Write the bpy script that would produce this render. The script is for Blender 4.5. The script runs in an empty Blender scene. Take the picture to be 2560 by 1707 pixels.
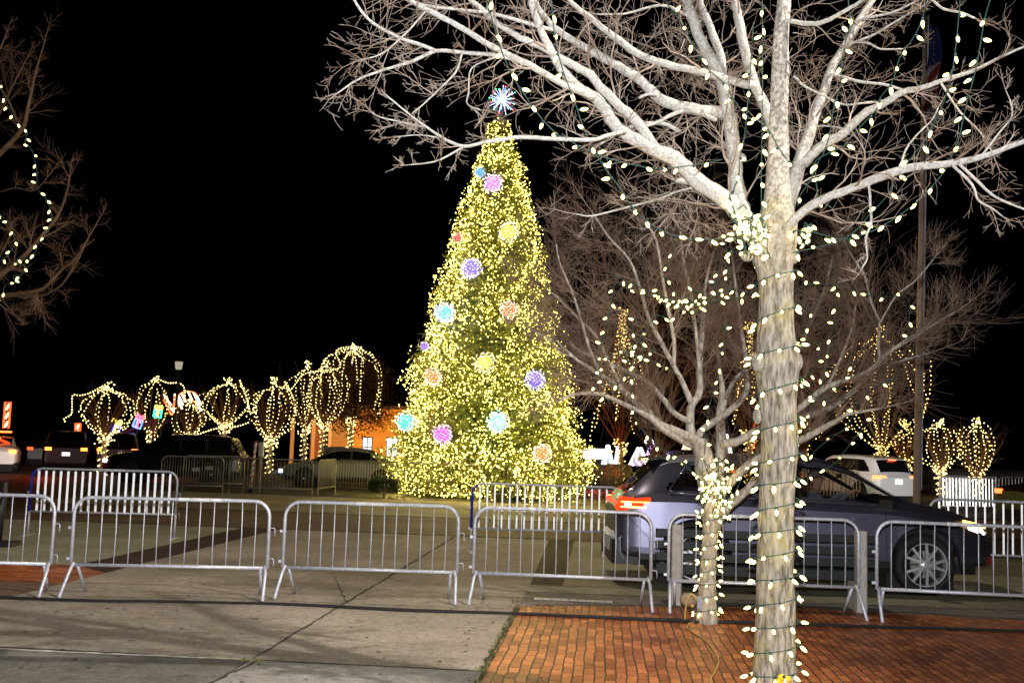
import bpy, math, random
from mathutils import Vector, Matrix, noise
random.seed(7)
R_=random.random; U_=random.uniform
sc=bpy.context.scene
COL=sc.collection
V=Vector
# ------------------------------------------------------------------ camera
F=2580.; CH=1.75; PT=math.atan(257/F); RL=math.radians(1.75)
cf=V((0,math.cos(PT),math.sin(PT))); u0=V((0,-math.sin(PT),math.cos(PT))); r0=V((1,0,0))
CR=r0*math.cos(RL)+u0*math.sin(RL); CU=u0*math.cos(RL)-r0*math.sin(RL)
cd=bpy.data.cameras.new('camera'); cam=bpy.data.objects.new('camera',cd); COL.objects.link(cam)
cd.sensor_width=36; cd.lens=36*F/2560; cd.clip_end=2000; cd.clip_start=.05
m=Matrix((CR,CU,-cf)).transposed().to_4x4(); m.translation=V((0,0,CH)); cam.matrix_world=m
sc.camera=cam
# ------------------------------------------------------------------ world, lamps, exposure
w=bpy.data.worlds.new('World'); sc.world=w; w.use_nodes=True
bg=w.node_tree.nodes['Background']; sky=w.node_tree.nodes.new('ShaderNodeTexSky')
sky.sky_type='NISHITA'; sky.sun_disc=False; sky.sun_elevation=math.radians(-9); sky.sun_rotation=math.radians(200)
w.node_tree.links.new(sky.outputs[0],bg.inputs[0]); bg.inputs[1].default_value=.05
sc.view_settings.view_transform='Standard'; sc.view_settings.look='None'; sc.view_settings.exposure=0; sc.view_settings.gamma=1
cy=sc.cycles; cy.use_denoising=True; cy.max_bounces=5; cy.diffuse_bounces=2; cy.glossy_bounces=3; cy.transmission_bounces=4
cy.transparent_max_bounces=10; cy.sample_clamp_indirect=2; cy.sample_clamp_direct=0; cy.use_light_tree=True
cy.caustics_reflective=False; cy.caustics_refractive=False
def lamp(name,typ,loc,power,col,size=.1,aim=None,spot=None,blend=.5):
    d=bpy.data.lights.new(name,typ); o=bpy.data.objects.new(name,d); COL.objects.link(o); o.location=loc
    d.energy=power; d.color=col
    if typ!='SUN': d.shadow_soft_size=size
    if aim is not None: o.rotation_euler=(V(aim)-V(loc)).to_track_quat('-Z','Y').to_euler()
    if spot: d.spot_size=math.radians(spot); d.spot_blend=blend
    return o
lamp('camera_flash','SPOT',(-.03,-.05,1.93),3300,(.96,.97,1.0),.03,aim=(0,10,3.3),spot=88,blend=.5)   # the photographer's flash
lamp('street_lamp_light','SPOT',(-1,17,11.5),1500,(1,.84,.64),.25,aim=(-1.5,16,0),spot=100,blend=.5)
for x_,y_,e_ in((-17.5,39,45),(-13,38.5,35),(3.5,42,80),(9.5,41,60),(-20,36,30)): lamp('added_tail_glow','POINT',(x_,y_,.9),e_,(1,.05,.01),.1)  # red point lamps added to spread the tail lights' glow
lamp('street_lamp_light','SPOT',(7.6,5.0,9.6),7200,(1,.90,.79),.07,aim=(-4.2,9.2,0),spot=56,blend=1.)
lamp('street_lamp_light','SPOT',(0,30,12),150,(1,.62,.32),.4,aim=(-7,32,0),spot=130,blend=.6)
# ------------------------------------------------------------------ pixel helpers: a pixel and a depth give a place in the world
def ray(x,y): return cf*F+CR*(x-1280)-CU*(y-853.5)
def P(x,y,Y):
    d=ray(x,y); return V((0,0,CH))+d*(Y/d.y)
def G(x,y,z=0.):
    d=ray(x,y); return V((0,0,CH))+d*((z-CH)/d.z)
GA=math.radians(5.2)
def W(u,v,z=0.): return V((u*math.cos(GA)+v*math.sin(GA), -u*math.sin(GA)+v*math.cos(GA), z))
# ------------------------------------------------------------------ materials
def _n(nt,t,**k):
    n=nt.nodes.new(t)
    for a,b in k.items():
        if a in n.inputs.keys(): n.inputs[a].default_value=b
        else: setattr(n,a,b)
    return n
def c4(c): return (c[0],c[1],c[2],1)
def mat(name,col,rough=.6,metal=0.,col2=None,scale=8.,stretch=(1,1,1),bump=0.,bscale=None,spec=.5,det=6.,emit=None,es=0.,coat=0.,ramp=(.35,.65),patch=None):
    m=bpy.data.materials.new(name); m.use_nodes=True; nt=m.node_tree; b=nt.nodes['Principled BSDF']
    b.inputs['Base Color'].default_value=c4(col); b.inputs['Roughness'].default_value=rough; b.inputs['Metallic'].default_value=metal
    b.inputs['Specular IOR Level'].default_value=spec; b.inputs['Coat Weight'].default_value=coat
    if emit: b.inputs['Emission Color'].default_value=c4(emit); b.inputs['Emission Strength'].default_value=es
    if col2 is not None or bump:
        tc=_n(nt,'ShaderNodeTexCoord'); mp=_n(nt,'ShaderNodeMapping'); mp.inputs['Scale'].default_value=stretch
        nt.links.new(tc.outputs['Object'],mp.inputs[0])
        nz=_n(nt,'ShaderNodeTexNoise',Scale=scale,Detail=det,Roughness=.62); nt.links.new(mp.outputs[0],nz.inputs['Vector'])
    if col2 is not None:
        r=_n(nt,'ShaderNodeValToRGB'); r.color_ramp.elements[0].color=c4(col); r.color_ramp.elements[1].color=c4(col2)
        r.color_ramp.elements[0].position=ramp[0]; r.color_ramp.elements[1].position=ramp[1]
        nt.links.new(nz.outputs['Fac'],r.inputs[0]); nt.links.new(r.outputs[0],b.inputs['Base Color'])
        if patch:
            pz=_n(nt,'ShaderNodeTexNoise',Scale=4.5,Detail=6.,Roughness=.65); nt.links.new(tc.outputs['Object'],pz.inputs['Vector'])
            pr=_n(nt,'ShaderNodeValToRGB'); pr.color_ramp.elements[0].position=.50; pr.color_ramp.elements[1].position=.66; pr.color_ramp.elements[1].color=(.65,.65,.65,1); nt.links.new(pz.outputs['Fac'],pr.inputs[0])
            px=_n(nt,'ShaderNodeMix',data_type='RGBA'); nt.links.new(pr.outputs[0],px.inputs[0]); nt.links.new(r.outputs[0],px.inputs[6]); px.inputs[7].default_value=c4(patch); nt.links.new(px.outputs[2],b.inputs['Base Color'])
    if bump:
        n2=nz
        if bscale: n2=_n(nt,'ShaderNodeTexNoise',Scale=bscale,Detail=5.); nt.links.new(mp.outputs[0],n2.inputs['Vector'])
        bp=_n(nt,'ShaderNodeBump',Strength=bump,Distance=.02); nt.links.new(n2.outputs['Fac'],bp.inputs['Height']); nt.links.new(bp.outputs[0],b.inputs['Normal'])
    return m
def emi(name,col,s):
    m=bpy.data.materials.new(name); m.use_nodes=True; nt=m.node_tree; nt.nodes.clear()
    e=_n(nt,'ShaderNodeEmission'); e.inputs[0].default_value=c4(col); e.inputs[1].default_value=s
    o=_n(nt,'ShaderNodeOutputMaterial'); nt.links.new(e.outputs[0],o.inputs[0]); return m
def glass(name,tint,fac=.12,rough=.03):
    m=bpy.data.materials.new(name); m.use_nodes=True; nt=m.node_tree; nt.nodes.clear()
    t=_n(nt,'ShaderNodeBsdfTransparent'); t.inputs[0].default_value=c4(tint); g=_n(nt,'ShaderNodeBsdfGlossy'); g.inputs['Roughness'].default_value=rough
    x=_n(nt,'ShaderNodeMixShader'); x.inputs[0].default_value=fac; o=_n(nt,'ShaderNodeOutputMaterial')
    nt.links.new(t.outputs[0],x.inputs[1]); nt.links.new(g.outputs[0],x.inputs[2]); nt.links.new(x.outputs[0],o.inputs[0]); return m
def concrete(name,c1,c2,c3,seed):
    m=bpy.data.materials.new(name); m.use_nodes=True; nt=m.node_tree; b=nt.nodes['Principled BSDF']; L=nt.links.new
    b.inputs['Roughness'].default_value=.72
    tc=_n(nt,'ShaderNodeTexCoord'); mp=_n(nt,'ShaderNodeMapping'); mp.inputs['Location'].default_value=(seed,seed*2,0); L(tc.outputs['Object'],mp.inputs[0])
    a=_n(nt,'ShaderNodeTexNoise',Scale=.55,Detail=7.,Roughness=.65); L(mp.outputs[0],a.inputs['Vector'])
    f=_n(nt,'ShaderNodeTexNoise',Scale=70.,Detail=4.,Roughness=.7); L(mp.outputs[0],f.inputs['Vector'])
    s=_n(nt,'ShaderNodeTexNoise',Scale=3.2,Detail=6.,Roughness=.7,Distortion=.6); L(mp.outputs[0],s.inputs['Vector'])
    r=_n(nt,'ShaderNodeValToRGB'); e=r.color_ramp.elements; e[0].color=c4(c1); e[0].position=.32; e[1].color=c4(c2); e[1].position=.62
    x=e.new(.48); x.color=c4(tuple((p+q)/2 for p,q in zip(c1,c2))); L(a.outputs['Fac'],r.inputs[0])
    r2=_n(nt,'ShaderNodeValToRGB'); r2.color_ramp.elements[0].position=.56; r2.color_ramp.elements[1].position=.74; r2.color_ramp.elements[1].color=(.75,.75,.75,1); L(s.outputs['Fac'],r2.inputs[0])
    mx=_n(nt,'ShaderNodeMix',data_type='RGBA'); L(r2.outputs[0],mx.inputs[0]); L(r.outputs[0],mx.inputs[6]); mx.inputs[7].default_value=c4(c3)
    g_=_n(nt,'ShaderNodeTexNoise',Scale=14.,Detail=8.,Roughness=.75); L(mp.outputs[0],g_.inputs['Vector'])
    gr=_n(nt,'ShaderNodeValToRGB'); gr.color_ramp.elements[0].position=.38; gr.color_ramp.elements[1].position=.62; gr.color_ramp.elements[0].color=(.62,.60,.58,1); gr.color_ramp.elements[1].color=(1.2,1.2,1.2,1); L(g_.outputs['Fac'],gr.inputs[0])
    mg=_n(nt,'ShaderNodeMix',data_type='RGBA',blend_type='MULTIPLY'); mg.inputs[0].default_value=.8; L(mx.outputs[2],mg.inputs[6]); L(gr.outputs[0],mg.inputs[7]); mx=mg
    m2=_n(nt,'ShaderNodeMix',data_type='RGBA',blend_type='OVERLAY'); m2.inputs[0].default_value=.85; L(mx.outputs[2],m2.inputs[6]); L(f.outputs['Fac'],m2.inputs[7])
    L(m2.outputs[2],b.inputs['Base Color'])
    bp=_n(nt,'ShaderNodeBump',Strength=.35,Distance=.01); L(f.outputs['Fac'],bp.inputs['Height']); L(bp.outputs[0],b.inputs['Normal'])
    return m
def brickmat(name,rot=0.):
    m=bpy.data.materials.new(name); m.use_nodes=True; nt=m.node_tree; b=nt.nodes['Principled BSDF']; L=nt.links.new
    tc=_n(nt,'ShaderNodeTexCoord'); mp=_n(nt,'ShaderNodeMapping'); mp.inputs['Rotation'].default_value=(0,0,math.radians(90)+GA+rot)
    L(tc.outputs['Object'],mp.inputs[0])
    dn=_n(nt,'ShaderNodeTexNoise',Scale=2.5,Detail=3.); L(tc.outputs['Object'],dn.inputs['Vector'])
    ad=_n(nt,'ShaderNodeVectorMath',operation='MULTIPLY_ADD'); L(dn.outputs['Color'],ad.inputs[0]); ad.inputs[1].default_value=(.06,.06,0); L(mp.outputs[0],ad.inputs[2])
    br=_n(nt,'ShaderNodeTexBrick'); L(ad.outputs[0],br.inputs['Vector']); br.offset=.5; br.squash=1
    for k,v in dict(Scale=1.,**{'Mortar Size':.0068,'Mortar Smooth':.35,'Bias':-.1,'Brick Width':.2,'Row Height':.083}).items(): br.inputs[k].default_value=v
    br.inputs['Color1'].default_value=(.58,.20,.07,1); br.inputs['Color2'].default_value=(.22,.045,.012,1); br.inputs['Mortar'].default_value=(.016,.018,.007,1)
    nz=_n(nt,'ShaderNodeTexNoise',Scale=1.1,Detail=6.,Roughness=.65); L(tc.outputs['Object'],nz.inputs['Vector'])
    rr=_n(nt,'ShaderNodeValToRGB'); rr.color_ramp.elements[0].color=(.55,.5,.45,1); rr.color_ramp.elements[1].color=(1.35,1.3,1.2,1); rr.color_ramp.elements[0].position=.3; rr.color_ramp.elements[1].position=.7; L(nz.outputs['Fac'],rr.inputs[0])
    mx=_n(nt,'ShaderNodeMix',data_type='RGBA',blend_type='MULTIPLY'); mx.inputs[0].default_value=1; L(br.outputs['Color'],mx.inputs[6]); L(rr.outputs[0],mx.inputs[7])
    fz=_n(nt,'ShaderNodeTexNoise',Scale=45.,Detail=4.); L(tc.outputs['Object'],fz.inputs['Vector'])
    m3=_n(nt,'ShaderNodeMix',data_type='RGBA',blend_type='OVERLAY'); m3.inputs[0].default_value=.6; L(mx.outputs[2],m3.inputs[6]); L(fz.outputs['Fac'],m3.inputs[7])
    L(m3.outputs[2],b.inputs['Base Color']); b.inputs['Roughness'].default_value=.42
    iv=_n(nt,'ShaderNodeMath',operation='MULTIPLY_ADD'); L(br.outputs['Fac'],iv.inputs[0]); iv.inputs[1].default_value=-1.; L(fz.outputs['Fac'],iv.inputs[2])
    bp=_n(nt,'ShaderNodeBump',Strength=.8,Distance=.012); L(iv.outputs[0],bp.inputs['Height']); L(bp.outputs[0],b.inputs['Normal'])
    return m
M={}
M['ground']=concrete('asphalt',(.05,.043,.038),(.085,.075,.065),(.03,.027,.025),3)
M['conA']=concrete('concrete_tan',(.26,.22,.175),(.45,.395,.325),(.15,.115,.085),1)
M['conB']=concrete('concrete_grey',(.27,.26,.235),(.44,.43,.40),(.18,.17,.15),5)
M['conC']=concrete('concrete_green',(.23,.225,.15),(.40,.39,.27),(.15,.14,.09),9)
M['conD']=concrete('asphalt_worn',(.12,.115,.10),(.27,.26,.235),(.06,.055,.05),14)
M['conE']=concrete('concrete_brown',(.13,.085,.055),(.21,.14,.095),(.09,.055,.035),21)
M['brick']=brickmat('brick_paving'); M['brick2']=brickmat('brick_paving_border',math.radians(90))
M['darkbrick']=concrete('brick_strip',(.028,.010,.006),(.055,.020,.010),(.018,.008,.005),31)
M['joint']=mat('joint_fill',(.03,.03,.018),.9,col2=(.05,.055,.02),scale=6)
M['whiteline']=mat('worn_edge',(.4,.39,.3),.8,col2=(.85,.85,.72),scale=9)
M['galv']=mat('galvanised_steel',(.50,.53,.62),.45,.35,col2=(.84,.88,.98),scale=30,bump=.15,bscale=90,ramp=(.3,.7))
M['steel_dull']=mat('dull_steel',(.28,.26,.23),.5,.4,col2=(.45,.42,.38),scale=20)
M['retro']=mat('reflective_sheeting',(.97,.97,.97),.5,.7)
M['blue']=mat('blue_paint',(.01,.03,.55),.4,.1)
M['tanbar']=mat('tan_steel',(.45,.36,.22),.5,.3)
M['black']=mat('black_rubber',(.012,.012,.013),.75)
M['plastic']=mat('black_plastic',(.02,.02,.022),.45)
M['bark']=mat('maple_bark',(.085,.075,.05),.9,col2=(.42,.375,.31),scale=19,stretch=(2.0,2.0,.42),bump=1.,bscale=34,ramp=(.36,.62),det=10.,patch=(.40,.35,.12))
M['limb']=mat('limb_bark',(.33,.31,.275),.85,col2=(.60,.585,.55),scale=55,stretch=(1,1,1),bump=.6,bscale=80,ramp=(.34,.62))
nt=M['bark'].node_tree; b_=nt.nodes['Principled BSDF']; src=b_.inputs['Base Color'].links[0].from_socket   # paler bark above the fork
tc=_n(nt,'ShaderNodeTexCoord'); sx=_n(nt,'ShaderNodeSeparateXYZ'); nt.links.new(tc.outputs['Object'],sx.inputs[0]); nz=_n(nt,'ShaderNodeTexNoise',Scale=5.,Detail=6.); nt.links.new(tc.outputs['Object'],nz.inputs['Vector'])
ma=_n(nt,'ShaderNodeMath',operation='MULTIPLY_ADD'); nt.links.new(nz.outputs['Fac'],ma.inputs[0]); ma.inputs[1].default_value=1.2; nt.links.new(sx.outputs[2],ma.inputs[2])
mr=_n(nt,'ShaderNodeMapRange'); nt.links.new(ma.outputs[0],mr.inputs[0]); mr.inputs[1].default_value=3.5; mr.inputs[2].default_value=4.5
lx=_n(nt,'ShaderNodeTexNoise',Scale=38.,Detail=8.); nt.links.new(tc.outputs['Object'],lx.inputs['Vector']); lr=_n(nt,'ShaderNodeValToRGB'); lr.color_ramp.elements[0].color=(.22,.19,.16,1); lr.color_ramp.elements[1].color=(.60,.56,.51,1); lr.color_ramp.elements[0].position=.36; lr.color_ramp.elements[1].position=.6; nt.links.new(lx.outputs['Fac'],lr.inputs[0])
mm=_n(nt,'ShaderNodeMix',data_type='RGBA'); nt.links.new(mr.outputs[0],mm.inputs[0]); nt.links.new(src,mm.inputs[6]); nt.links.new(lr.outputs[0],mm.inputs[7]); nt.links.new(mm.outputs[2],b_.inputs['Base Color'])
M['twig']=mat('twig_bark',(.20,.13,.09),.85,col2=(.38,.32,.27),scale=3)
M['bark2']=mat('grey_bark',(.22,.19,.155),.9,col2=(.55,.51,.45),scale=26,stretch=(1.3,1.3,.4),bump=.6)
M['twig2']=mat('grey_twig',(.10,.055,.035),.85,col2=(.27,.19,.14),scale=2.5)
M['twig3']=mat('brown_twig',(.20,.10,.045),.85)
M['lichen']=mat('moss_patch',(.10,.11,.03),.9,col2=(.22,.20,.06),scale=20)
M['wire']=mat('green_wire',(.008,.06,.055),.6)
M['bulb']=emi('warm_bulb',(1,.74,.22),9.)
M['bulbfar']=emi('warm_fairy_light',(1,.70,.25),6.)
M['bulbtree']=emi('tree_fairy_light',(1,.77,.15),15.); M['bulbdim']=emi('dim_fairy_light',(1,.76,.10),2.2)
M['bulbgold']=emi('gold_fairy_light',(1,.62,.18),5.)
M['needle']=mat('fir_needles',(.10,.13,.018),.6,col2=(.19,.21,.03),scale=1.6)
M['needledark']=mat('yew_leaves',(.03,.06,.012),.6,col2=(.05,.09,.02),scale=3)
M['white']=mat('white_paint',(.75,.75,.73),.5)
# ------------------------------------------------------------------ mesh builder
class MB:
    def __init__(s): s.v=[];s.f=[];s.m=[]
    def add(s,vs,fs,mi=0,M_=None):
        o=len(s.v)
        s.v.extend([tuple(M_@V(v)) for v in vs] if M_ is not None else [tuple(v) for v in vs])
        s.f.extend([tuple(i+o for i in f) for f in fs]); s.m.extend([mi]*len(fs))
    def tube(s,pts,rs,n=6,mi=0,cap=True):
        pts=[V(p) for p in pts]
        if not hasattr(rs,'__len__'): rs=[rs]*len(pts)
        t=(pts[1]-pts[0]).normalized(); a=t.orthogonal().normalized(); o=len(s.v); k=len(pts)
        for i in range(k):
            t2=(pts[min(i+1,k-1)]-pts[max(i-1,0)])
            if t2.length<1e-9: t2=t
            t2=t2.normalized(); q=t.rotation_difference(t2); a=(q@a); a=(a-t2*a.dot(t2)).normalized(); b=t2.cross(a); t=t2
            for j in range(n):
                w=2*math.pi*j/n; s.v.append(tuple(pts[i]+(a*math.cos(w)+b*math.sin(w))*rs[i]))
        for i in range(k-1):
            for j in range(n):
                j2=(j+1)%n; s.f.append((o+i*n+j,o+i*n+j2,o+(i+1)*n+j2,o+(i+1)*n+j)); s.m.append(mi)
        if cap and n>2:
            s.f.append(tuple(o+j for j in range(n))[::-1]); s.m.append(mi); s.f.append(tuple(o+(k-1)*n+j for j in range(n))); s.m.append(mi)
    def box(s,c,d,mi=0,M_=None,bev=0.):
        x,y,z=d[0]/2,d[1]/2,d[2]/2; c=V(c)
        if bev>0:
            b=min(bev,x*.9,y*.9); ring=[(x-b,-y),(x,-y+b),(x,y-b),(x-b,y),(-x+b,y),(-x,y-b),(-x,-y+b),(-x+b,-y)]
            vs=[c+V((p[0],p[1],zz)) for zz in (-z,z) for p in ring]
            fs=[tuple(range(8))[::-1],tuple(range(8,16))]+[(i,(i+1)%8,8+(i+1)%8,8+i) for i in range(8)]
        else:
            vs=[c+V((a*x,b*y,e*z)) for a in(-1,1) for b in(-1,1) for e in(-1,1)]
            fs=[(0,1,3,2),(4,6,7,5),(0,4,5,1),(2,3,7,6),(0,2,6,4),(1,5,7,3)]
        s.add(vs,fs,mi,M_)
    def bar(s,p,q,a,b,mi=0,up=(0,0,1)):
        p=V(p);q=V(q);d=q-p;z=d.normalized();x=z.cross(V(up))
        if x.length<1e-4: x=z.cross(V((1,0,0)))
        x.normalize();y=z.cross(x); vs=[c+x*(i*a/2)+y*(j*b/2) for c in(p,q) for i,j in((-1,-1),(1,-1),(1,1),(-1,1))]
        s.add(vs,[(3,2,1,0),(4,5,6,7),(0,1,5,4),(1,2,6,5),(2,3,7,6),(3,0,4,7)],mi)
    def lathe(s,prof,n=12,mi=0,M_=None):
        vs=[];fs=[]
        for r,z in prof:
            for j in range(n): w=2*math.pi*j/n; vs.append(V((r*math.cos(w),r*math.sin(w),z)))
        for i in range(len(prof)-1):
            for j in range(n):
                j2=(j+1)%n; fs.append((i*n+j,i*n+j2,(i+1)*n+j2,(i+1)*n+j))
        fs.append(tuple(range(n))[::-1]); fs.append(tuple((len(prof)-1)*n+j for j in range(n)))
        s.add(vs,fs,mi,M_)
    def octa(s,c,r,mi=0,sz=1.):
        c=V(c); s.add([c+V((r,0,0)),c+V((-r,0,0)),c+V((0,r,0)),c+V((0,-r,0)),c+V((0,0,r*sz)),c+V((0,0,-r*sz))],
            [(0,2,4),(2,1,4),(1,3,4),(3,0,4),(2,0,5),(1,2,5),(3,1,5),(0,3,5)],mi)
    def ball(s,c,r,mi=0,nu=12,nv=8,sc_=(1,1,1)):
        c=V(c); prof=[(r*math.sin(math.pi*(i+.02)/(nv+.04)),-r*math.cos(math.pi*(i+.02)/(nv+.04))) for i in range(nv+1)]
        s.lathe(prof,nu,mi,Matrix.Translation(c)@Matrix.Diagonal((*sc_,1)))
    def poly(s,pts,mi=0): s.add(pts,[tuple(range(len(pts)))],mi)
    def prism(s,pts,thick,mi=0):   # planar polygon pushed along vector thick
        n=len(pts);a=[V(p) for p in pts];b=[p+V(thick) for p in a]
        s.add(a+b,[tuple(range(n))[::-1],tuple(range(n,2*n))]+[(i,(i+1)%n,n+(i+1)%n,n+i) for i in range(n)],mi)
    def build(s,name,mats,parent=None,smooth=False,loc=None):
        me=bpy.data.meshes.new(name); me.from_pydata(s.v,[],s.f)
        for x in (mats if isinstance(mats,(list,tuple)) else [mats]): me.materials.append(M[x] if isinstance(x,str) else x)
        me.polygons.foreach_set('material_index',s.m)
        if smooth: me.polygons.foreach_set('use_smooth',[True]*len(s.f))
        me.update(); o=bpy.data.objects.new(name,me); COL.objects.link(o)
        if parent: o.parent=parent
        if loc is not None: o.location=loc
        return o
def tag(o,label=None,cat=None,group=None,kind=None):
    for k,v in (('label',label),('category',cat),('group',group),('kind',kind)):
        if v: o[k]=v
    return o
def thing(name,label,cat,loc=(0,0,0),rz=0.,group=None):
    o=bpy.data.objects.new(name,None); COL.objects.link(o); o.location=loc; o.rotation_euler=(0,0,rz); o.empty_display_size=.2
    return tag(o,label,cat,group)
def inst(name,me,parent,loc,rot=None,sc_=None):
    o=bpy.data.objects.new(name,me); COL.objects.link(o); o.parent=parent; o.location=loc
    if rot is not None: o.rotation_mode='QUATERNION'; o.rotation_quaternion=rot
    if sc_: o.scale=sc_
    return o
def resample(pts,step):
    out=[V(pts[0])]; acc=0.
    for a,b in zip(pts,pts[1:]):
        a=V(a);b=V(b);d=(b-a).length; t=step-acc
        while t<=d: out.append(a.lerp(b,t/d)); t+=step
        acc=d-(t-step)
    return out
def spline(pts,k=5):
    pts=[V(p) for p in pts]; q=[pts[0]*2-pts[1]]+pts+[pts[-1]*2-pts[-2]]; out=[]
    for i in range(1,len(q)-2):
        for j in range(k):
            t=j/k; a,b,c,d=q[i-1],q[i],q[i+1],q[i+2]
            out.append(.5*((2*b)+(c-a)*t+(2*a-5*b+4*c-d)*t*t+(3*b-a-3*c+d)*t**3))
    out.append(pts[-1]); return out
# ------------------------------------------------------------------ ground
def sheet(name,pts,mt,z,uv=True,sub=None):
    b=MB(); b.poly([W(p[0],p[1],z) if uv else V((p[0],p[1],z)) for p in pts]); o=b.build(name,mt); return tag(o,kind='structure')
sheet('ground',[(-400,-60),(400,-60),(400,600),(-400,600)],'ground',0.)
sheet('plaza_pavement',[(-2.72,8.15),(-.88,8.15),(-.88,13.2),(-.97,19.5),(-2.72,19.5)],'conA',.004)
sheet('plaza_pavement',[(-6.15,8.15),(-2.735,8.15),(-2.735,19.5),(-6.15,19.5)],'conA',.004)
sheet('plaza_pavement',[(-30,13.2),(-6.82,13.2),(-6.82,19.5),(-30,19.5)],'conC',.004)
sheet('plaza_pavement',[(-30,5),(-6.15,5),(-6.15,11.6),(-30,11.6)],'conE',.004)
sheet('near_pavement',[(-6.15,-3),(-2.735,-3),(-2.735,8.09),(-6.15,8.09)],'conD',.004)
sheet('near_pavement',[(-2.72,-3),(-.88,-3),(-.88,8.12),(-2.72,8.12)],'conB',.004)
sheet('brick_patch',[(-30,11.6),(-6.15,11.6),(-6.15,12.6),(-6.82,13.2),(-30,13.2)],'brick2',.004)
sheet('brick_strip',[(-6.82,13.2),(-6.15,12.6),(-6.15,19.5),(-6.82,19.5)],'darkbrick',.004)
sheet('brick_strip',[(-.88,13.2),(-.47,13.2),(-.50,19.5),(-.97,19.5)],'darkbrick',.0045)
sheet('brick_pavement',[(-.88,-3),(9,-3),(9,11.75),(4.7,12.0),(2.2,12.25),(-.75,11.5),(-.88,11.4)],'brick',.004)
sheet('kerb_strip',[(-.88,11.4),(-.75,11.5),(2.2,12.25),(4.7,12.0),(9,11.75),(9,12.9),(-.47,12.55),(-.88,12.55)],'conD',.0042)
sheet('gutter_strip',[(-.88,12.55),(-.47,12.55),(9,12.9),(9,13.6),(-.47,13.2),(-.88,13.2)],'conC',.0043)
sheet('road_slab',[(-.47,13.2),(9,13.6),(14,13.8),(14,19.5),(-.50,19.5)],'conC',.0044)
sheet('far_pavement',[(-30,19.56),(30,19.56),(30,24.),(-30,24.)],'conE',.004)
sheet('far_pavement',[(-14,24.1),(30,24.1),(30,31),(-14,31)],'conA',.004)
sheet('far_road',[(-60,31.1),(60,31.1),(60,90),(-60,90)],'ground',.006)
def crack(pts,wd,name='joint',mt='joint',z=.0085,jit=.012):
    pts=resample([W(p[0],p[1],z) for p in pts],.12); b=MB(); L=[];Rr=[]
    for i,p in enumerate(pts):
        d=(pts[min(i+1,len(pts)-1)]-pts[max(i-1,0)]).normalized(); n_=V((-d.y,d.x,0)); j=n_*U_(-jit,jit); ww=wd*U_(.4,1.2)/2
        L.append(p+j+n_*ww); Rr.append(p+j-n_*ww)
    b.add(L+Rr,[(i,i+1,len(L)+i+1,len(L)+i) for i in range(len(L)-1)]); return tag(b.build(name,mt),kind='structure')
crack([(-2.72,8.1),(-2.72,11.5),(-2.72,13.5)],.03); crack([(-2.72,13.5),(-2.72,19.5)],.045)
crack([(-2.66,8.1),(-2.74,7.3),(-2.71,6.0)],.025,jit=.02)
crack([(-.90,4),(-.89,8.),(-.885,11.4)],.05,jit=.02)
crack([(-6.1,11.0),(-4.5,11.1),(-2.7,11.05),(-.9,11.2)],.018); crack([(-2.7,11.1),(-3.4,13.2)],.012); 
crack([(-12,19.53),(0,19.53),(12,19.53)],.20,jit=.02); crack([(-14,24.05),(0,24.05),(14,24.05)],.26,jit=.03)
crack([(-6.1,13.9),(-2.7,13.8)],.02); crack([(-2.7,15.5),(-.9,15.6)],.02);crack([(-6.82,13.2),(-6.82,19.5)],.04)
crack([(-.75,11.55),(.8,11.95),(2.2,12.33),(4.7,12.08),(8,11.9)],.05,jit=.02); crack([(-.88,12.55),(9,12.92)],.035); crack([(-.88,13.2),(3,13.36),(9,13.62)],.04)
crack([(-.70,13.2),(-.74,19.4)],.025)
crack([(-1.0,8.13),(-2.7,8.1)],.03)
b=MB(); pts=resample([W(-6.1,8.06,.009),W(-4.4,8.03,.009),W(-2.68,8.1,.009)],.1); n=len(pts)
b.add([p+V((0,U_(.022,.052),0)) for p in pts]+[p-V((0,U_(.004,.016),0)) for p in pts],[(i,i+1,n+i+1,n+i) for i in range(n-1)])
tag(b.build('pale_edge_line','whiteline'),kind='structure')
b=MB()
for i in range(800):   # moss and grass in the joints
    u=U_(-.93,-.86); v=U_(6.4,11.5)
    if i%4==0: u=U_(-5.4,-4.9) if i%8 else U_(-2.8,-2.6); v=8.07+U_(-.02,.02)
    p=W(u,v,.004); h=U_(.008,.028); a=U_(0,6.3); dx=V((math.cos(a),math.sin(a),0))*.006
    b.add([p-dx,p+dx,p+V((U_(-.01,.01),U_(-.01,.01),h))],[(0,1,2)])
tag(b.build('joint_grass','lichen'),kind='stuff',label='thin green grass growing in the pavement joints',cat='grass')
# leaf litter around the gutter
b=MB()
for i in range(420):
    k=R_()
    p=W(U_(-1.0,-.1),U_(11.25,12.1)-.3*(k*k),.006) if i<260 else W(U_(-.8,4.5),U_(6.8,12.),.006)
    a=U_(0,6.3); s_=U_(.008,.028); d1=V((math.cos(a),math.sin(a),U_(0,.5)))*s_; d2=V((-math.sin(a),math.cos(a),U_(0,.4)))*s_*.6
    b.add([p-d1,p+d2,p+d1,p-d2],[(0,1,2,3)])
tag(b.build('leaf_litter',mat('dry_leaves',(.16,.09,.04),.9,col2=(.32,.22,.10),scale=30)),kind='stuff',label='small dry leaves and dirt lying by the gutter',cat='leaf litter')
b=MB()
for i in range(150):
    p=W(U_(-5.5,-.95),U_(7.2,13),.0095); r_=U_(.006,.022); b.poly([p+V((math.cos(a*.785)*r_*U_(.7,1.2),math.sin(a*.785)*r_*U_(.7,1.2),0)) for a in range(8)])
tag(b.build('gum_spots',mat('old_gum',(.06,.055,.05),.8)),kind='stuff',label='small dark trodden gum spots scattered on the concrete',cat='stains')
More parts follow.
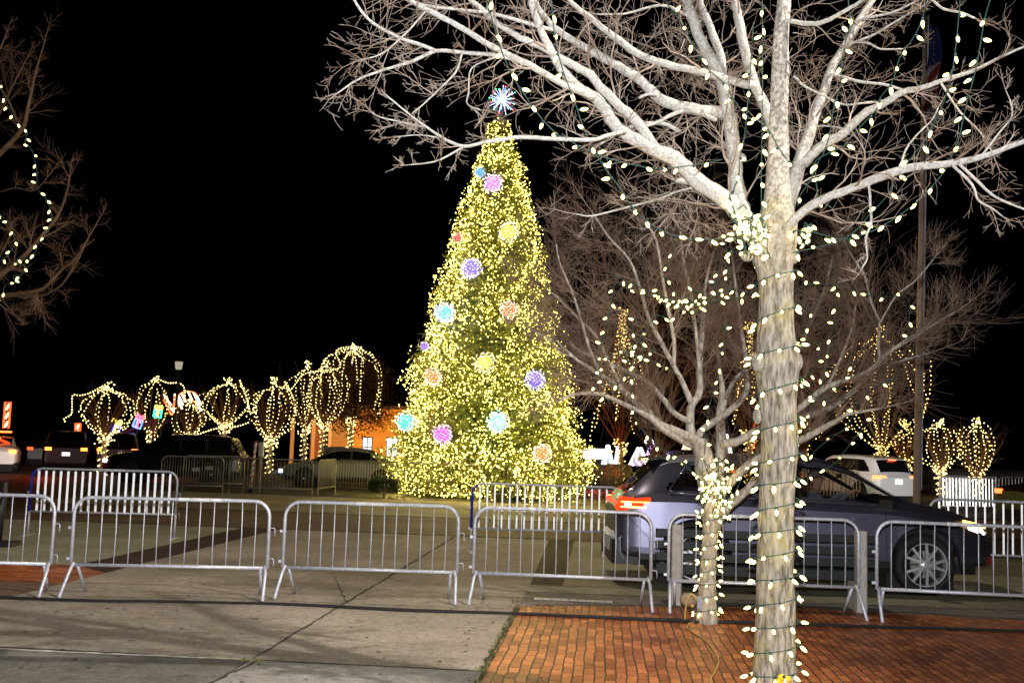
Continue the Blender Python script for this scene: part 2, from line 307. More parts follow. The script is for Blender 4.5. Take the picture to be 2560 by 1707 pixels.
# drain grate
g=thing('drain_grate','pale metal drain cover strip set in the gutter before the bricks','drain grate',W(-.30,12.02,.005),-GA)
b=MB()
for i in range(9): b.box((-.40+i*.10,0,.004),(.092,.125,.006))
b.build('grate_plate',mat('grate_steel',(.45,.46,.50),.5,.3,col2=(.6,.61,.66),scale=30),g)
b=MB(); b.box((0,0,.0015),(.93,.155,.003)); b.build('grate_frame','plastic',g)
b=MB(); p=V((.05,-.01,.010)); k=[p+V((math.cos(a)*r,math.sin(a)*r*.8,.004*(i%2))) for i,(a,r) in enumerate([(j*math.pi/6,(.05 if j%2 else .022)) for j in range(12)])]; b.poly(k)
o=b.build('fallen_leaf',mat('orange_leaf',(.5,.2,.04),.8),None,loc=None); o.matrix_world=Matrix.Translation(W(-.30,12.02,.006))@Matrix.Rotation(-GA,4,'Z'); tag(o,'orange fallen leaf lying on the metal drain cover','leaf')
# cables lying over the pavement
def cable(name,px,r,mt,label,z=None):
    pts=[W(u,v,(z or r)+.006) for u,v in px]; b=MB(); sp=spline(pts,8); b.tube(sp,r,6); return tag(b.build(name,mt,smooth=True),label,'cable')
cable('power_cable',[(-12,10.35),(-6.1,10.36),(-4.5,10.60),(-3.3,10.76),(-2,10.72),(-.8,10.84),(.3,10.82),(1.0,10.84),(2.5,11.0),(4.3,11.18),(8,11.3)],.014,'black','thick black power cable running across concrete and bricks, nearer the camera of two')
cable('power_cable',[(-12,10.42),(-6.1,10.43),(-4.4,10.62),(-3.3,10.82),(-2,10.80),(-.8,10.89),(.4,10.91),(1.0,10.96),(2.5,11.05),(4.4,11.22),(8,11.38)],.011,'black','thinner black power cable lying just behind the thick one')
# ------------------------------------------------------------------ crowd barriers
def barrier(label,p,q,bars=14,h=1.06,style='galv',legs='splay',group='galvanised crowd barriers in the front row',hooks=True,blue=False,rb=.0065,rt=.019,low=.32,flat=False,bm=None,plate=False):
    p=V(p);q=V(q);L=(q-p).length; t=thing('crowd_barrier',label,'crowd barrier',(p+q)/2,math.atan2(q.y-p.y,q.x-p.x),group)
    x=L/2-.03; R=.17; b=MB(); z0=low; path=[]; mid=(p+q)/2; turn=-math.atan2(mid.x,mid.y)-t.rotation_euler.z
    path.append((-x,0,z0-.0)); 
    for i in range(7): a=math.pi-i*math.pi/12; path.append((-x+R+R*math.cos(a),0,h-R-rt+R*math.sin(a)))
    for i in range(7): a=math.pi/2-i*math.pi/12; path.append((x-R+R*math.cos(a),0,h-R-rt+R*math.sin(a)))
    path.append((x,0,z0)); b.tube(path,rt,8); b.tube([(-x,0,z0),(x,0,z0)],rt,8)
    mt=style; b.build('frame',mt,t,smooth=True)
    if blue:
        b=MB(); b.tube([path[0]]+path[1:6],rt+.003,8); b.build('painted_corner','blue',t,smooth=True)
    b=MB()
    for i in range(bars):
        xx=-x+(i+1)*(2*x)/(bars+1)
        zt=h-rt
        if flat: b.box((0,0,(z0+zt)/2-.01),(flat,.006,zt-z0-.05),0,Matrix.Translation((xx,-.012,0))@Matrix.Rotation(turn,4,'Z')); 
        else: b.tube([(xx,0,z0),(xx+U_(-.006,.006),U_(-.005,.005),(z0+zt)/2),(xx,0,zt-.01)],rb,6)
    b.build('bars',bm or mt,t,smooth=not flat)
    for s in(-1,1):
        b=MB()
        if legs=='splay':
            b.tube([(s*(x-.03),0,z0+.02),(s*(x-.01),-.05,z0-.05),(s*(x+.01),-.27,.01)],rt*.95,8); b.tube([(s*(x-.07),0,z0-.0),(s*(x-.10),.23,.01)],rt*.9,8)
        elif legs=='straight':
            b.tube([(s*x,0,z0),(s*x,0,.012)],rt,8); b.box((s*x,0,.006),(.07,.5,.010))
        else:
            b.tube([(s*x,0,z0),(s*x,0,.012)],rt,8); b.tube([(s*x,-.22,.012),(s*x,.22,.012)],rt*.8,6)
        b.build('leg',mt,t,smooth=True)
    if hooks:
        a_=U_(-.5,.1); l_=U_(.3,.6); b=MB(); b.tube([(a_,0,h-rt),(a_+.02,0,h-rt),(a_+l_-.02,0,h-rt),(a_+l_,0,h-rt)],[rt+.0005,rt+.0018,rt+.0018,rt+.0005],10); b.build('worn_band',mat('worn_pale_band',(.5,.53,.6),.5,col2=(.9,.92,.97),scale=18,ramp=(.4,.55)),t,smooth=True)
        t.rotation_euler=(U_(-.012,.012),U_(-.006,.006),t.rotation_euler.z)
        for zz in (.75,.42):
            b=MB(); b.tube([(x,0,zz),(x+.055,0,zz+.004),(x+.065,0,zz-.01),(x+.067,0,zz-.085)],.0055,5); b.build('hook',mt,t,smooth=True)
            b=MB(); b.box((-x-.028,0,zz-.035),(.05,.012,.028),bev=.004); b.build('hook_loop',mt,t)
    if plate:
        b=MB(); b.box((plate,-.02,(h+z0)/2+.04),(.22,.006,.11)); b.build('sign_plate',mat('plate_paint',(.5,.47,.4),.6),t)
    return t
for (a,c,l) in [((-7.05,11.22),(-4.86,11.30),'galvanised crowd barrier cut off by the left edge, in front of the white striped one'),
    ((-4.72,11.35),(-2.57,11.49),'galvanised crowd barrier, second in the front row, before the dark brick strip'),
    ((-2.50,11.66),(-.50,11.62),'galvanised crowd barrier in the front row directly before the big lit fir'),
    ((-.38,11.68),(1.63,11.51),'galvanised crowd barrier in the front row behind the metal drain cover'),
    ((1.76,11.50),(3.88,11.42),'galvanised crowd barrier in the front row crossed by both wrapped tree trunks'),
    ((3.97,11.30),(6.15,11.12),'galvanised crowd barrier before the front wheel of the grey car')]:
    barrier(l,(*a,0),(*c,0),bars=13+int(R_()*2))
# worn white tape on the top rails
for (a,c,xx,ln) in [((-4.72,11.35),(-2.57,11.49),-.45,.5),((-2.50,11.66),(-.50,11.62),.0,.45),((3.97,11.30),(6.15,11.12),.15,.55)]:
    pass
barrier('crowd barrier with white reflective bars standing apart behind the left front row',(-8.02,17.5,0),(-5.55,17.62,0),19,1.13,'galv','straight','barriers with white reflective bars',blue=True,flat=.036,bm='retro',low=.40)
barrier('crowd barrier with white reflective bars and a blue corner, behind the car\'s tail',(-.60,16.9,0),(1.9,17.1,0),19,1.12,'galv','straight','barriers with white reflective bars',blue=True,flat=.026,bm='retro',low=.38)
barrier('crowd barrier with white reflective bars past the grey car\'s nose',(6.45,16.0,0),(8.95,15.8,0),17,1.13,'galv','straight','barriers with white reflective bars',flat=.026,bm='retro',low=.30)
gI='crowd barriers in the ring round the big lit fir'
for (a,c,l,k) in [((397,1233),(558,1236),'grey crowd barrier of the far ring with a pale plate, beside the black car',dict(plate=.1)),
    ((453,1226),(610,1229),'grey crowd barrier standing behind the one with the pale plate',dict(plate=-.15)),
    ((568,1238),(782,1244),'grey crowd barrier just past the red and white striped post',dict(plate=.1)),
    ((793,1243),(838,1234),'short-seen angled crowd barrier in the gap left of the silver car',{}),
    ((834,1237),(996,1246),'grey crowd barrier before the silver car and the dark bush',{}),
    ((1006,1249),(1215,1252),'crowd barrier standing before the left half of the lit fir',{}),
    ((1225,1254),(1457,1258),'crowd barrier standing before the right half of the lit fir',{})]:
    barrier(l,G(*a),G(*c),22,1.12,'steel_dull','straight',gI,rb=.009,hooks=False,low=.25,**k)
for i,l in enumerate(['tan crowd barrier leaning in the stack right of the lit fir, front one','tan crowd barrier in the stack right of the lit fir, middle one','tan crowd barrier in the stack right of the lit fir, rear one']):
    p=G(1500+i*4,1236-i*3); barrier(l,p,p+V((1.15,.12,0)),15,1.12,'tanbar','straight','tan barriers stacked right of the fir',rb=.012,hooks=False,low=.2)
p=G(2000,1262); barrier('tan crowd barrier seen through the grey car\'s front window',p,p+V((2.1,.1,0)),17,1.25,'tanbar','straight','barriers between fir and car',rb=.02,hooks=False,low=.2)
p=G(1458,1236); barrier('crowd barrier with blue painted bars between the lit fir and the tan stack',p,p+V((1.3,.2,0)),14,1.12,'steel_dull','straight','barriers between fir and car',rb=.010,hooks=False,low=.2,blue=True)
for i,(x0,x1,y,k,l) in enumerate([(2348,2492,1279,.05,'white barred barrier with bright reflective bars behind the lit shrub trunk'),(2362,2500,1268,.05,'white barred barrier standing just behind the one with reflective bars'),(2496,2640,1272,.03,'dim white barred barrier at the edge right of the bright pair')]):
    barrier(l,G(x0,y),G(x1,y+4),16,1.15,'steel_dull','straight','far barriers on the right',flat=k*.62,bm='retro' if i<1 else 'steel_dull',hooks=False,low=.2)
# ------------------------------------------------------------------ bulbs
def bulb_mesh(name,mt,s=1.):
    b=MB(); b.lathe([(.003,.0),(.008,-.006),(.0112,-.017),(.0112,-.029),(.0085,-.040),(.004,-.049),(.001,-.052)],8)
    b.v=[tuple(c*s for c in v) for v in b.v]; me=bpy.data.meshes.new(name); me.from_pydata(b.v,[],b.f); me.materials.append(M[mt])
    me.polygons.foreach_set('use_smooth',[True]*len(b.f)); return me
BUL=bulb_mesh('bulb','bulb')
def string(label,pts,parent_depth=None,spacing=.125,r=.0036,scale=1.,group='bulb strings on the near tree',bright=True,out=None,smooth=True):
    sp=spline(pts,6) if smooth else [V(p) for p in pts]
    t=thing('light_string',label,'string lights',sp[0],0,group); inv=-sp[0]
    b=MB(); b.tube([p+inv for p in sp],r,5)
    for p in resample(sp,spacing)[1:101]:
        d=V((U_(-1,1),U_(-1,1),U_(-1.3,.35))).normalized() if out is None else (out(p)+V((U_(-.5,.5),U_(-.5,.5),U_(-1.4,.0)))).normalized()
        b.tube([p+inv,p+inv+d*.020],.0085,6)
        inst('bulb',BUL,t,p+inv+d*.018,(-d).to_track_quat('Z','Y'),(scale*U_(.92,1.08),)*3)
    b.build('cable','wire',t,smooth=True); return t
# ------------------------------------------------------------------ bare trees
def perp(d):
    a=d.orthogonal().normalized(); return Matrix.Rotation(U_(0,6.283),3,d.normalized())@a
def grow(b,p,d,L,r,lev,seg=.1,wig=.28,up=.08,kids=5,n=3,ang=(.45,1.0),mi=0,shr=.52,sides=None):
    k=max(3,int(L/seg)); pts=[p.copy()]; dirs=[]; d=d.normalized()
    for i in range(k):
        d=(d+V((U_(-1,1),U_(-1,1),U_(-1,1)))*wig+V((0,0,up))).normalized(); p=p+d*(L/k); pts.append(p.copy()); dirs.append(d.copy())
    rs=[max(r*(1-.75*i/k),.0012) for i in range(k+1)]
    b.tube(pts,rs,n if not sides else sides,mi,cap=False)
    if lev>0:
        for j in range(kids):
            i=min(k-1,int((.15+.85*(j+R_())/kids)*k)); dd=dirs[i]; a=U_(*ang)
            nd=dd*math.cos(a)+perp(dd)*math.sin(a); grow(b,pts[i],nd,L*shr*U_(.6,1.25),max(rs[i]*.62,.0014),lev-1,seg,wig,up,kids,3,ang,mi,shr)
def limb(b,tw,pts,ws,Y0,Y1,twigs=True,den=.22,tl=.7,lev=2,n=8,start=.12,seg=.09,wig=.28,kids=5,rough=.03,rk=.3,up=.05,tmin=.003,shr=.55):
    """a traced limb: source pixels, widths in pixels, depth from Y0 to Y1"""
    k=len(pts); Ys=[Y0+(Y1-Y0)*i/(k-1) for i in range(k)]; wp=[P(x,y,Yy) for (x,y),Yy in zip(pts,Ys)]
    if not hasattr(ws,'__len__'): ws=[ws,ws*.4]
    sp=spline(wp,4); m_=len(sp); rs=[]
    for i in range(m_):
        t=i/(m_-1)*(len(ws)-1); a=int(min(t,len(ws)-2)); f=t-a; Yv=sp[i].y; rs.append((ws[a]*(1-f)+ws[a+1]*f)*.88/2*Yv/F)
    rr=[r*(1+U_(-rough,rough)) for r in rs]; sp2=[p+V((U_(-1,1),U_(-1,1),U_(-1,1)))*r*.12 for p,r in zip(sp,rs)]
    b.tube(sp2,rr,n,0)
    if twigs:
        tot=sum((sp[i+1]-sp[i]).length for i in range(m_-1)); s=tot*start
        while s<tot:
            acc=0; upl=up
            for i in range(m_-1):
                l=(sp[i+1]-sp[i]).length
                if acc+l>=s: break
                acc+=l
            d=(sp[i+1]-sp[i]).normalized(); p=sp[i].lerp(sp[i+1],(s-acc)/l); a=U_(.5,1.15); nd=d*math.cos(a)+perp(d)*math.sin(a)
            f=1-.45*s/tot
            if p.y>9.5 and p.z<2.3: nd=V((nd.x,nd.y,abs(nd.z)+.5)).normalized(); f*=.55; upl=.2
            grow(tw,p,nd,tl*f*U_(.35,1.3),max(min(rs[i]*.38,.009),tmin),lev,seg,wig,upl,kids,4,(.35,1.0),0,shr)
            s+=den*U_(.5,1.5)
        d=(sp[-1]-sp[-2]).normalized(); grow(tw,sp[-1],d,tl*.6,rs[-1]*.9,lev,seg,wig*.7,up,kids,4)
tb=P(1938,1707,7.2); 
t1=thing('street_tree','bare pale tree with a thick light-wrapped trunk, nearest the camera','tree',(tb.x,7.2,0))
o1=t1.location.copy()
tr=MB(); tw=MB(); bk=MB()
# trunk: dense tube with bulges
def trunk(b,pts,Y,n=20,bump=.07,zs=99):
    n=n*2
    wp=[(P(x,y,Y),w/2*Y/F) for x,y,w in pts]; KS=12; sp=spline([V((*p,)) for p,_ in wp],KS); k=len(sp); o=len(b.v); rs=[]
    for i in range(k):
        t=i/KS; a=int(min(t,len(wp)-2)); f=t-a; f=f*f*(3-2*f); rs.append(wp[a][1]*(1-f)+wp[a+1][1]*f)
    for i,(p,r) in enumerate(zip(sp,rs)):
        for j in range(n):
            w=2*math.pi*j/n; q=p+V((math.cos(w),math.sin(w),0))*r; nn=noise.noise(q*3.)*.9+noise.noise(V((q.x*22,q.y*22,q.z*5)))*.8+noise.noise(V((q.x*60,q.y*60,q.z*12)))*.35
            b.v.append(tuple(p+V((math.cos(w),math.sin(w),0))*r*(1+bump*nn)))
    for i in range(k-1):
        for j in range(n): j2=(j+1)%n; b.f.append((o+i*n+j2,o+i*n+j,o+(i+1)*n+j,o+(i+1)*n+j2)[::-1]); b.m.append(1 if sp[i].z>zs else 0)
base=[(1936,1800,112),(1938,1707,106),(1937,1600,98),(1939,1500,92),(1940,1400,90),(1941,1300,88),(1944,1200,87),(1948,1100,88),(1946,1010,90),(1944,960,102),(1943,920,112),(1941,875,100),(1940,800,86),(1940,740,84),(1938,690,88),(1932,650,102),(1935,610,112),(1940,560,104),(1944,500,70),(1944,440,58),(1946,380,54),(1946,300,49),(1950,200,44),(1952,100,39),(1961,0,36),(1966,-120,32),(1940,-300,26),(1938,-500,12)]
base=[(x,y,w) for x,y,w in base]
Yt=7.2; bp_=P(1936,1800,Yt)
trunk(bk,[(1934,P and 2000,150),(1936,1860,120)]+base[1:],Yt,22)
LM=[ # pts, widths, Y0,Y1, twig length
 ([(1905,610),(1868,560),(1845,530),(1800,490),(1739,450),(1685,396),(1610,362),(1544,319),(1512,273),(1484,244),(1443,218),(1415,187),(1392,155),(1375,123),(1354,80),(1337,34),(1326,0),(1310,-90)],[62,56,52,46,42,38,34,30,28,24,22,18,14],7.2,6.3,.6),
 ([(1640,372),(1592,305),(1544,262),(1500,218),(1478,189),(1438,166),(1400,145),(1357,120),(1300,95),(1236,54),(1206,24),(1176,0),(1120,-60)],[30,28,24,20,16,12],6.9,6.2,.6),
 ([(1484,244),(1440,224),(1400,208),(1329,166),(1300,152),(1215,108),(1146,65),(1072,27),(1021,0),(960,-40)],[22,20,18,16,12],6.55,6.0,.55),
 ([(1880,600),(1858,530),(1845,480),(1838,430),(1834,360),(1821,280),(1808,210),(1788,166),(1759,115),(1730,43),(1716,0),(1690,-120)],[52,46,42,44,40,38,34,32,26],7.2,7.5,.6),
 ([(1805,200),(1802,143),(1782,86),(1759,29),(1750,0),(1740,-90)],[26,24,20,16],7.4,7.7,.5),
 ([(1833,300),(1800,282),(1748,275),(1673,258),(1630,230),(1601,201),(1544,166),(1487,132),(1438,106),(1386,69),(1352,29),(1337,0),(1310,-60)],[40,36,34,30,26,22,18,14,10],7.4,6.9,.6),
 ([(1935,330),(1925,300),(1905,250),(1888,215),(1868,149),(1854,86),(1845,40),(1837,0),(1825,-90)],[34,32,30,28,26,20],7.3,7.6,.5),
 ([(1890,214),(1860,210),(1800,193),(1745,178),(1664,161),(1587,132),(1558,109),(1518,80),(1472,43),(1443,20),(1423,0),(1390,-50)],[26,24,22,22,18,14,10],7.4,6.8,.55),
 ([(1560,328),(1544,333),(1510,342),(1478,350),(1386,347),(1300,344),(1250,350),(1206,357),(1161,366),(1117,351),(1066,318),(1012,277),(962,235)],[13,13,12,12,11,9,6,3],6.5,5.9,.32),
 ([(1066,318),(1030,312),(998,304),(947,292),(920,272)],[5,3],6.1,5.9,.25),([(1161,366),(1102,399),(1066,408),(1027,412)],[6,3],6.1,5.9,.2),([(1096,345),(1051,338),(992,342)],[4,2],6.1,5.9,.2),
 ([(1318,160),(1250,140),(1146,131),(1090,128),(1027,155),(938,182),(890,202),(846,232)],[14,12,10,7,4],6.4,5.8,.38),
 ([(1090,128),(1050,112),(1006,98),(959,74),(920,48),(885,0),(870,-40)],[11,9,7],6.1,5.8,.4),
 ([(1063,30),(1035,62),(1009,89),(956,134),(887,155)],[6,3],6.1,5.8,.35),
 ([(1380,75),(1340,65),(1236,36),(1160,26),(1087,18),(1027,3),(980,-20)],[12,9,6],6.5,6.0,.4),
 ([(1155,134),(1140,179),(1102,220),(1057,262),(1033,281)],[7,3],6.2,5.9,.3),
 ([(1250,140),(1180,170),(1172,230),(1168,260),(1200,275)],[5,3],6.2,6.0,.25),
 ([(1700,330),(1660,310),(1610,310),(1560,325),(1500,360)],[12,9],7.2,6.9,.3),
 ([(1790,300),(1730,278),(1690,283),(1645,305),(1610,316)],[14,12,10],7.3,7.0,.35),
 ([(1790,460),(1740,468),(1690,480),(1640,500),(1560,520),(1480,540),(1440,535)],[8,7,6,3],7.2,6.9,.45),
 ([(1736,458),(1712,454),(1690,450)],[18,15],7.1,7.05,0),([(1641,237),(1620,236),(1597,245)],[9,9],6.9,6.9,0),
 ([(1750,55),(1700,30),(1650,14),(1560,35),(1490,36)],[10,9,7,4],7.5,7.2,.4),
 ([(1958,560),(1975,490),(1992,430),(2015,359),(2043,273),(2061,224),(2084,161),(2118,106),(2147,52),(2181,0),(2220,-80)],[50,44,38,30,26,24,22,20,14],7.3,7.7,.5),
 ([(2010,410),(2029,387),(2060,362),(2101,339),(2158,287),(2201,264),(2259,230),(2302,221),(2359,201),(2431,178),(2503,143),(2560,118),(2640,90)],[30,28,26,22,16,12,7,5],7.4,6.6,.5),
 ([(1950,600),(1972,570),(1986,549),(2043,506),(2115,477),(2173,454),(2259,423),(2359,411),(2445,396),(2546,359),(2640,330)],[34,30,26,24,24,26,22,18,14,10],7.15,6.2,.5),
 ([(2165,450),(2173,466),(2176,515),(2178,558),(2164,595),(2168,644),(2155,670)],[9,8,6,4],6.7,6.5,.25),
 ([(2380,412),(2431,463),(2445,500),(2483,523),(2506,541)],[9,6,3],6.4,6.1,.3),([(2395,408),(2440,450),(2488,492),(2560,523),(2620,540)],[9,7,4],6.4,6.1,.3),
 ([(1945,50),(1969,52),(2020,60),(2061,55),(2115,26),(2158,0),(2200,-40)],[14,14,12,9],7.2,6.9,.5),
 ([(2115,118),(2130,109),(2187,86),(2230,60),(2280,30)],[9,5],7.6,7.3,.35),([(2110,110),(2135,106),(2173,109),(2201,123),(2256,123)],[8,4],7.6,7.4,.3),
 ([(2070,195),(2087,187),(2147,204),(2210,212),(2270,230)],[10,7],7.5,7.3,.35),([(2135,60),(2164,46),(2230,32),(2296,0),(2330,-30)],[8,5],7.6,7.3,.35),
 ([(2300,-30),(2330,0),(2359,23),(2402,32),(2437,46)],[8,6],7.,6.8,.3),([(1985,190),(2010,215),(2060,240),(2110,262),(2180,255)],[8,5],7.3,7.5,.4),
 ([(2250,428),(2262,380),(2290,340),(2330,300),(2345,270)],[7,4],6.9,6.9,.3),([(2350,205),(2400,280),(2450,330),(2480,380)],[6,4],6.7,6.6,.3),
 ([(2450,395),(2500,330),(2530,290),(2525,250)],[6,4],6.4,6.4,.3),([(2060,360),(2120,330),(2060,315),(1990,330)],[6,4],7.4,7.6,.3),
]
for pts,ws,a,c,tl in LM: limb(tr,tw,pts,ws,a,c,twigs=tl>0,tl=tl*1.2,den=.17,lev=2,kids=4,rough=.05,wig=.32,seg=.075)
# burr of small twigs below the left limb and around the crotch
for i in range(16): grow(tw,P(U_(1660,1760),U_(480,560),U_(7.0,7.4)),V((U_(-1,1),U_(-1,1),U_(-1,.6))),.35,.004,2,.05,.4,0,4)
for i in range(22): grow(tw,P(U_(1560,1800),U_(70,230),U_(7.3,7.9)),V((U_(-1,1),U_(-1,1),U_(-1,1))),.5,.004,2,.05,.4,0,4)
for i in range(14): grow(tw,P(U_(1930,1990),U_(60,320),U_(7.3,7.6)),V((U_(-.3,1),U_(-1,1),U_(-1,.6))),.6,.004,2,.06,.35,0,4)
def rebase(b,o): b.v=[(v[0]-o.x,v[1]-o.y,v[2]-o.z) for v in b.v]; return b
rebase(bk,o1).build('trunk',['bark','limb'],t1,smooth=True); rebase(tr,o1).build('limbs','limb',t1,smooth=True); rebase(tw,o1).build('twigs','twig',t1)
# knots and buttress burls of the trunk
kb=MB(); 
for x,y,w,dd in [(1889,742,0,0)]: pass
kb.ball(P(1868,640,7.16),.045,0,12,8,(1.1,.9,.9)); kb.ball(P(1896,905,7.12),.06,0,12,8,(.8,.8,1.3)); kb.ball(P(1993,905,7.15),.05,0,12,8,(.8,.8,1.4)); kb.ball(P(1985,640,7.15),.05,0,12,8,(.7,.8,1.2)); kb.ball(P(1893,1040,7.12),.045,0,12,8,(.7,.7,1.2)); kb.ball(P(1852,395,7.3),.035,0,10,8,(1.2,.8,1))
rebase(kb,o1).build('knots','bark',t1,smooth=True)
# strings on the near tree
def PX(L,Y0,Y1=None):
    Y1=Y0 if Y1 is None else Y1; k=len(L)-1; return [P(x,y,Y0+(Y1-Y0)*i/k) for i,(x,y) in enumerate(L)]
string('bulb string swinging down from the upper twigs past the star and under the left limb',PX([(1210,-20),(1233,60),(1254,128),(1280,188),(1310,235),(1355,298),(1400,343),(1403,341),(1461,373),(1512,393),(1558,406),(1640,422),(1710,416),(1765,408),(1805,399)],6.1,7.0))
string('bulb string looping steeply from the top of the left limbs round to the fork',PX([(1376,-20),(1386,86),(1406,172),(1435,250),(1455,310),(1481,370),(1507,413),(1544,463),(1576,512),(1616,552),(1670,584),(1730,598),(1788,598),(1825,587),(1860,585)],6.2,7.05))
string('bulb string slanting across the thick upright limbs to the right of the fork',PX([(1661,0),(1702,57),(1722,95),(1765,166),(1808,207),(1840,258),(1871,293),(1903,304),(1925,330),(1948,372),(1975,410)],7.1,7.0))
string('straight hanging bulb string between the two main uprights',PX([(1905,-20),(1906,150),(1905,316),(1903,450),(1905,558)],7.0,7.0),smooth=True)
string('bulb string hanging along the left upright stem into the fork',PX([(1883,60),(1874,200),(1862,330),(1851,390),(1846,440),(1832,490),(1845,560),(1870,600)],7.1,7.02))
string('long slanting bulb string right of the trunk down the second limb',PX([(2319,0),(2293,78),(2250,144),(2230,206),(2201,244),(2196,267),(2158,310),(2121,350),(2106,367),(2043,399),(2035,430),(2020,460),(2000,490),(1995,515)],6.7,7.0))
string('inner of two bulb strings hanging on the right, ending in a swag at the trunk',PX([(2401,-10),(2394,72),(2382,172),(2368,227),(2353,270),(2310,353),(2293,376),(2250,430),(2233,457),(2216,492),(2175,535),(2144,572),(2112,595),(2072,612),(1980,632)],6.5,7.0))
string('outermost bulb string hanging on the right in one long curve',PX([(2475,0),(2460,57),(2440,172),(2417,258),(2399,339),(2388,370),(2362,426),(2330,466),(2299,498),(2262,529),(2213,561),(2173,581),(2112,598),(2060,588),(2015,575),(1985,578)],6.4,7.0))
string('bulb string hanging beside the right fork limb',PX([(2120,0),(2125,60),(2108,130),(2100,215),(2084,270),(2075,330),(2060,380),(2040,420),(2042,470),(2050,500),(2080,520)],7.0,6.9))
# wrap round the trunk
def tr_at(y):
    for (x0,y0,w0),(x1,y1,w1) in zip(base,base[1:]):
        if y1<=y<=y0:
            f=(y0-y)/(y0-y1); return x0+(x1-x0)*f,(w0+(w1-w0)*f)/2*Yt/F
    return base[0][0],base[0][2]/2*Yt/F
def wrap(label,y0,y1,turns,ph=0,fn=tr_at,Y=Yt,sp_=.105,group='bulb strings on the near tree',scale=1.,tilt=.35):
    pts=[]; n=int(turns*14)
    for i in range(n+1):
        y=y0+(y1-y0)*i/n; a=ph+i/14*2*math.pi; cx,r=fn(y); c=P(cx,y,Y); rr=r*1.09+.007
        pts.append(c+V((math.cos(a)*rr,math.sin(a)*rr,math.sin(a*.5+1)*.01)))
    return string(label,pts,spacing=sp_,group=group,scale=scale,out=lambda p:(V((p.x-P(fn(y0)[0],y0,Y).x,p.y-Y,0))).normalized()*1.1)
wrap('bulb string wound in even rings round the lower thick trunk',1720,1130,10,sp_=.125)
wrap('bulb string wound loosely round the upper thick trunk below the fork',1100,640,5,2.,sp_=.11)
# cluster of bulbs at the fork
cl=[];
for i in range(44): cl.append(P(U_(1825,1930),U_(520,650),7.0+U_(-.1,.02)))
string('tangle of bright bulbs heaped in the fork of the near tree',cl,spacing=.16,r=.003,smooth=False)
cl=[P(U_(1990,2030),U_(555,640),7.0+U_(-.05,.1)) for i in range(9)]; string('small tangle of bulbs hanging right of the fork',cl,spacing=.10,smooth=True)
cl=[P(U_(1820,1875),U_(470,590),7.05+U_(-.1,.0)) for i in range(8)]; string('small tangle of bulbs where the left limb meets the fork',cl,spacing=.10,smooth=True)
# yellow ornament at the trunk foot
t=thing('flower_ornament','yellow flower ornament with a black centre tied to the thick trunk','ornament',P(1958,1700,7.02))
b=MB()
for a in (0,1,2,3): w_=a*math.pi/2+.4; b.ball((math.cos(w_)*.03,0,math.sin(w_)*.022),.026,0,10,8,(1,.5,.9))
b.build('petals',mat('yellow_felt',(.75,.5,.01),.6),t,smooth=True)
b=MB(); b.box((0,-.018,.028),(.016,.012,.016)); b.build('black_centre','plastic',t); b=MB(); b.box((.008,-.018,-.005),(.012,.008,.04)); b.build('white_tag','white',t)
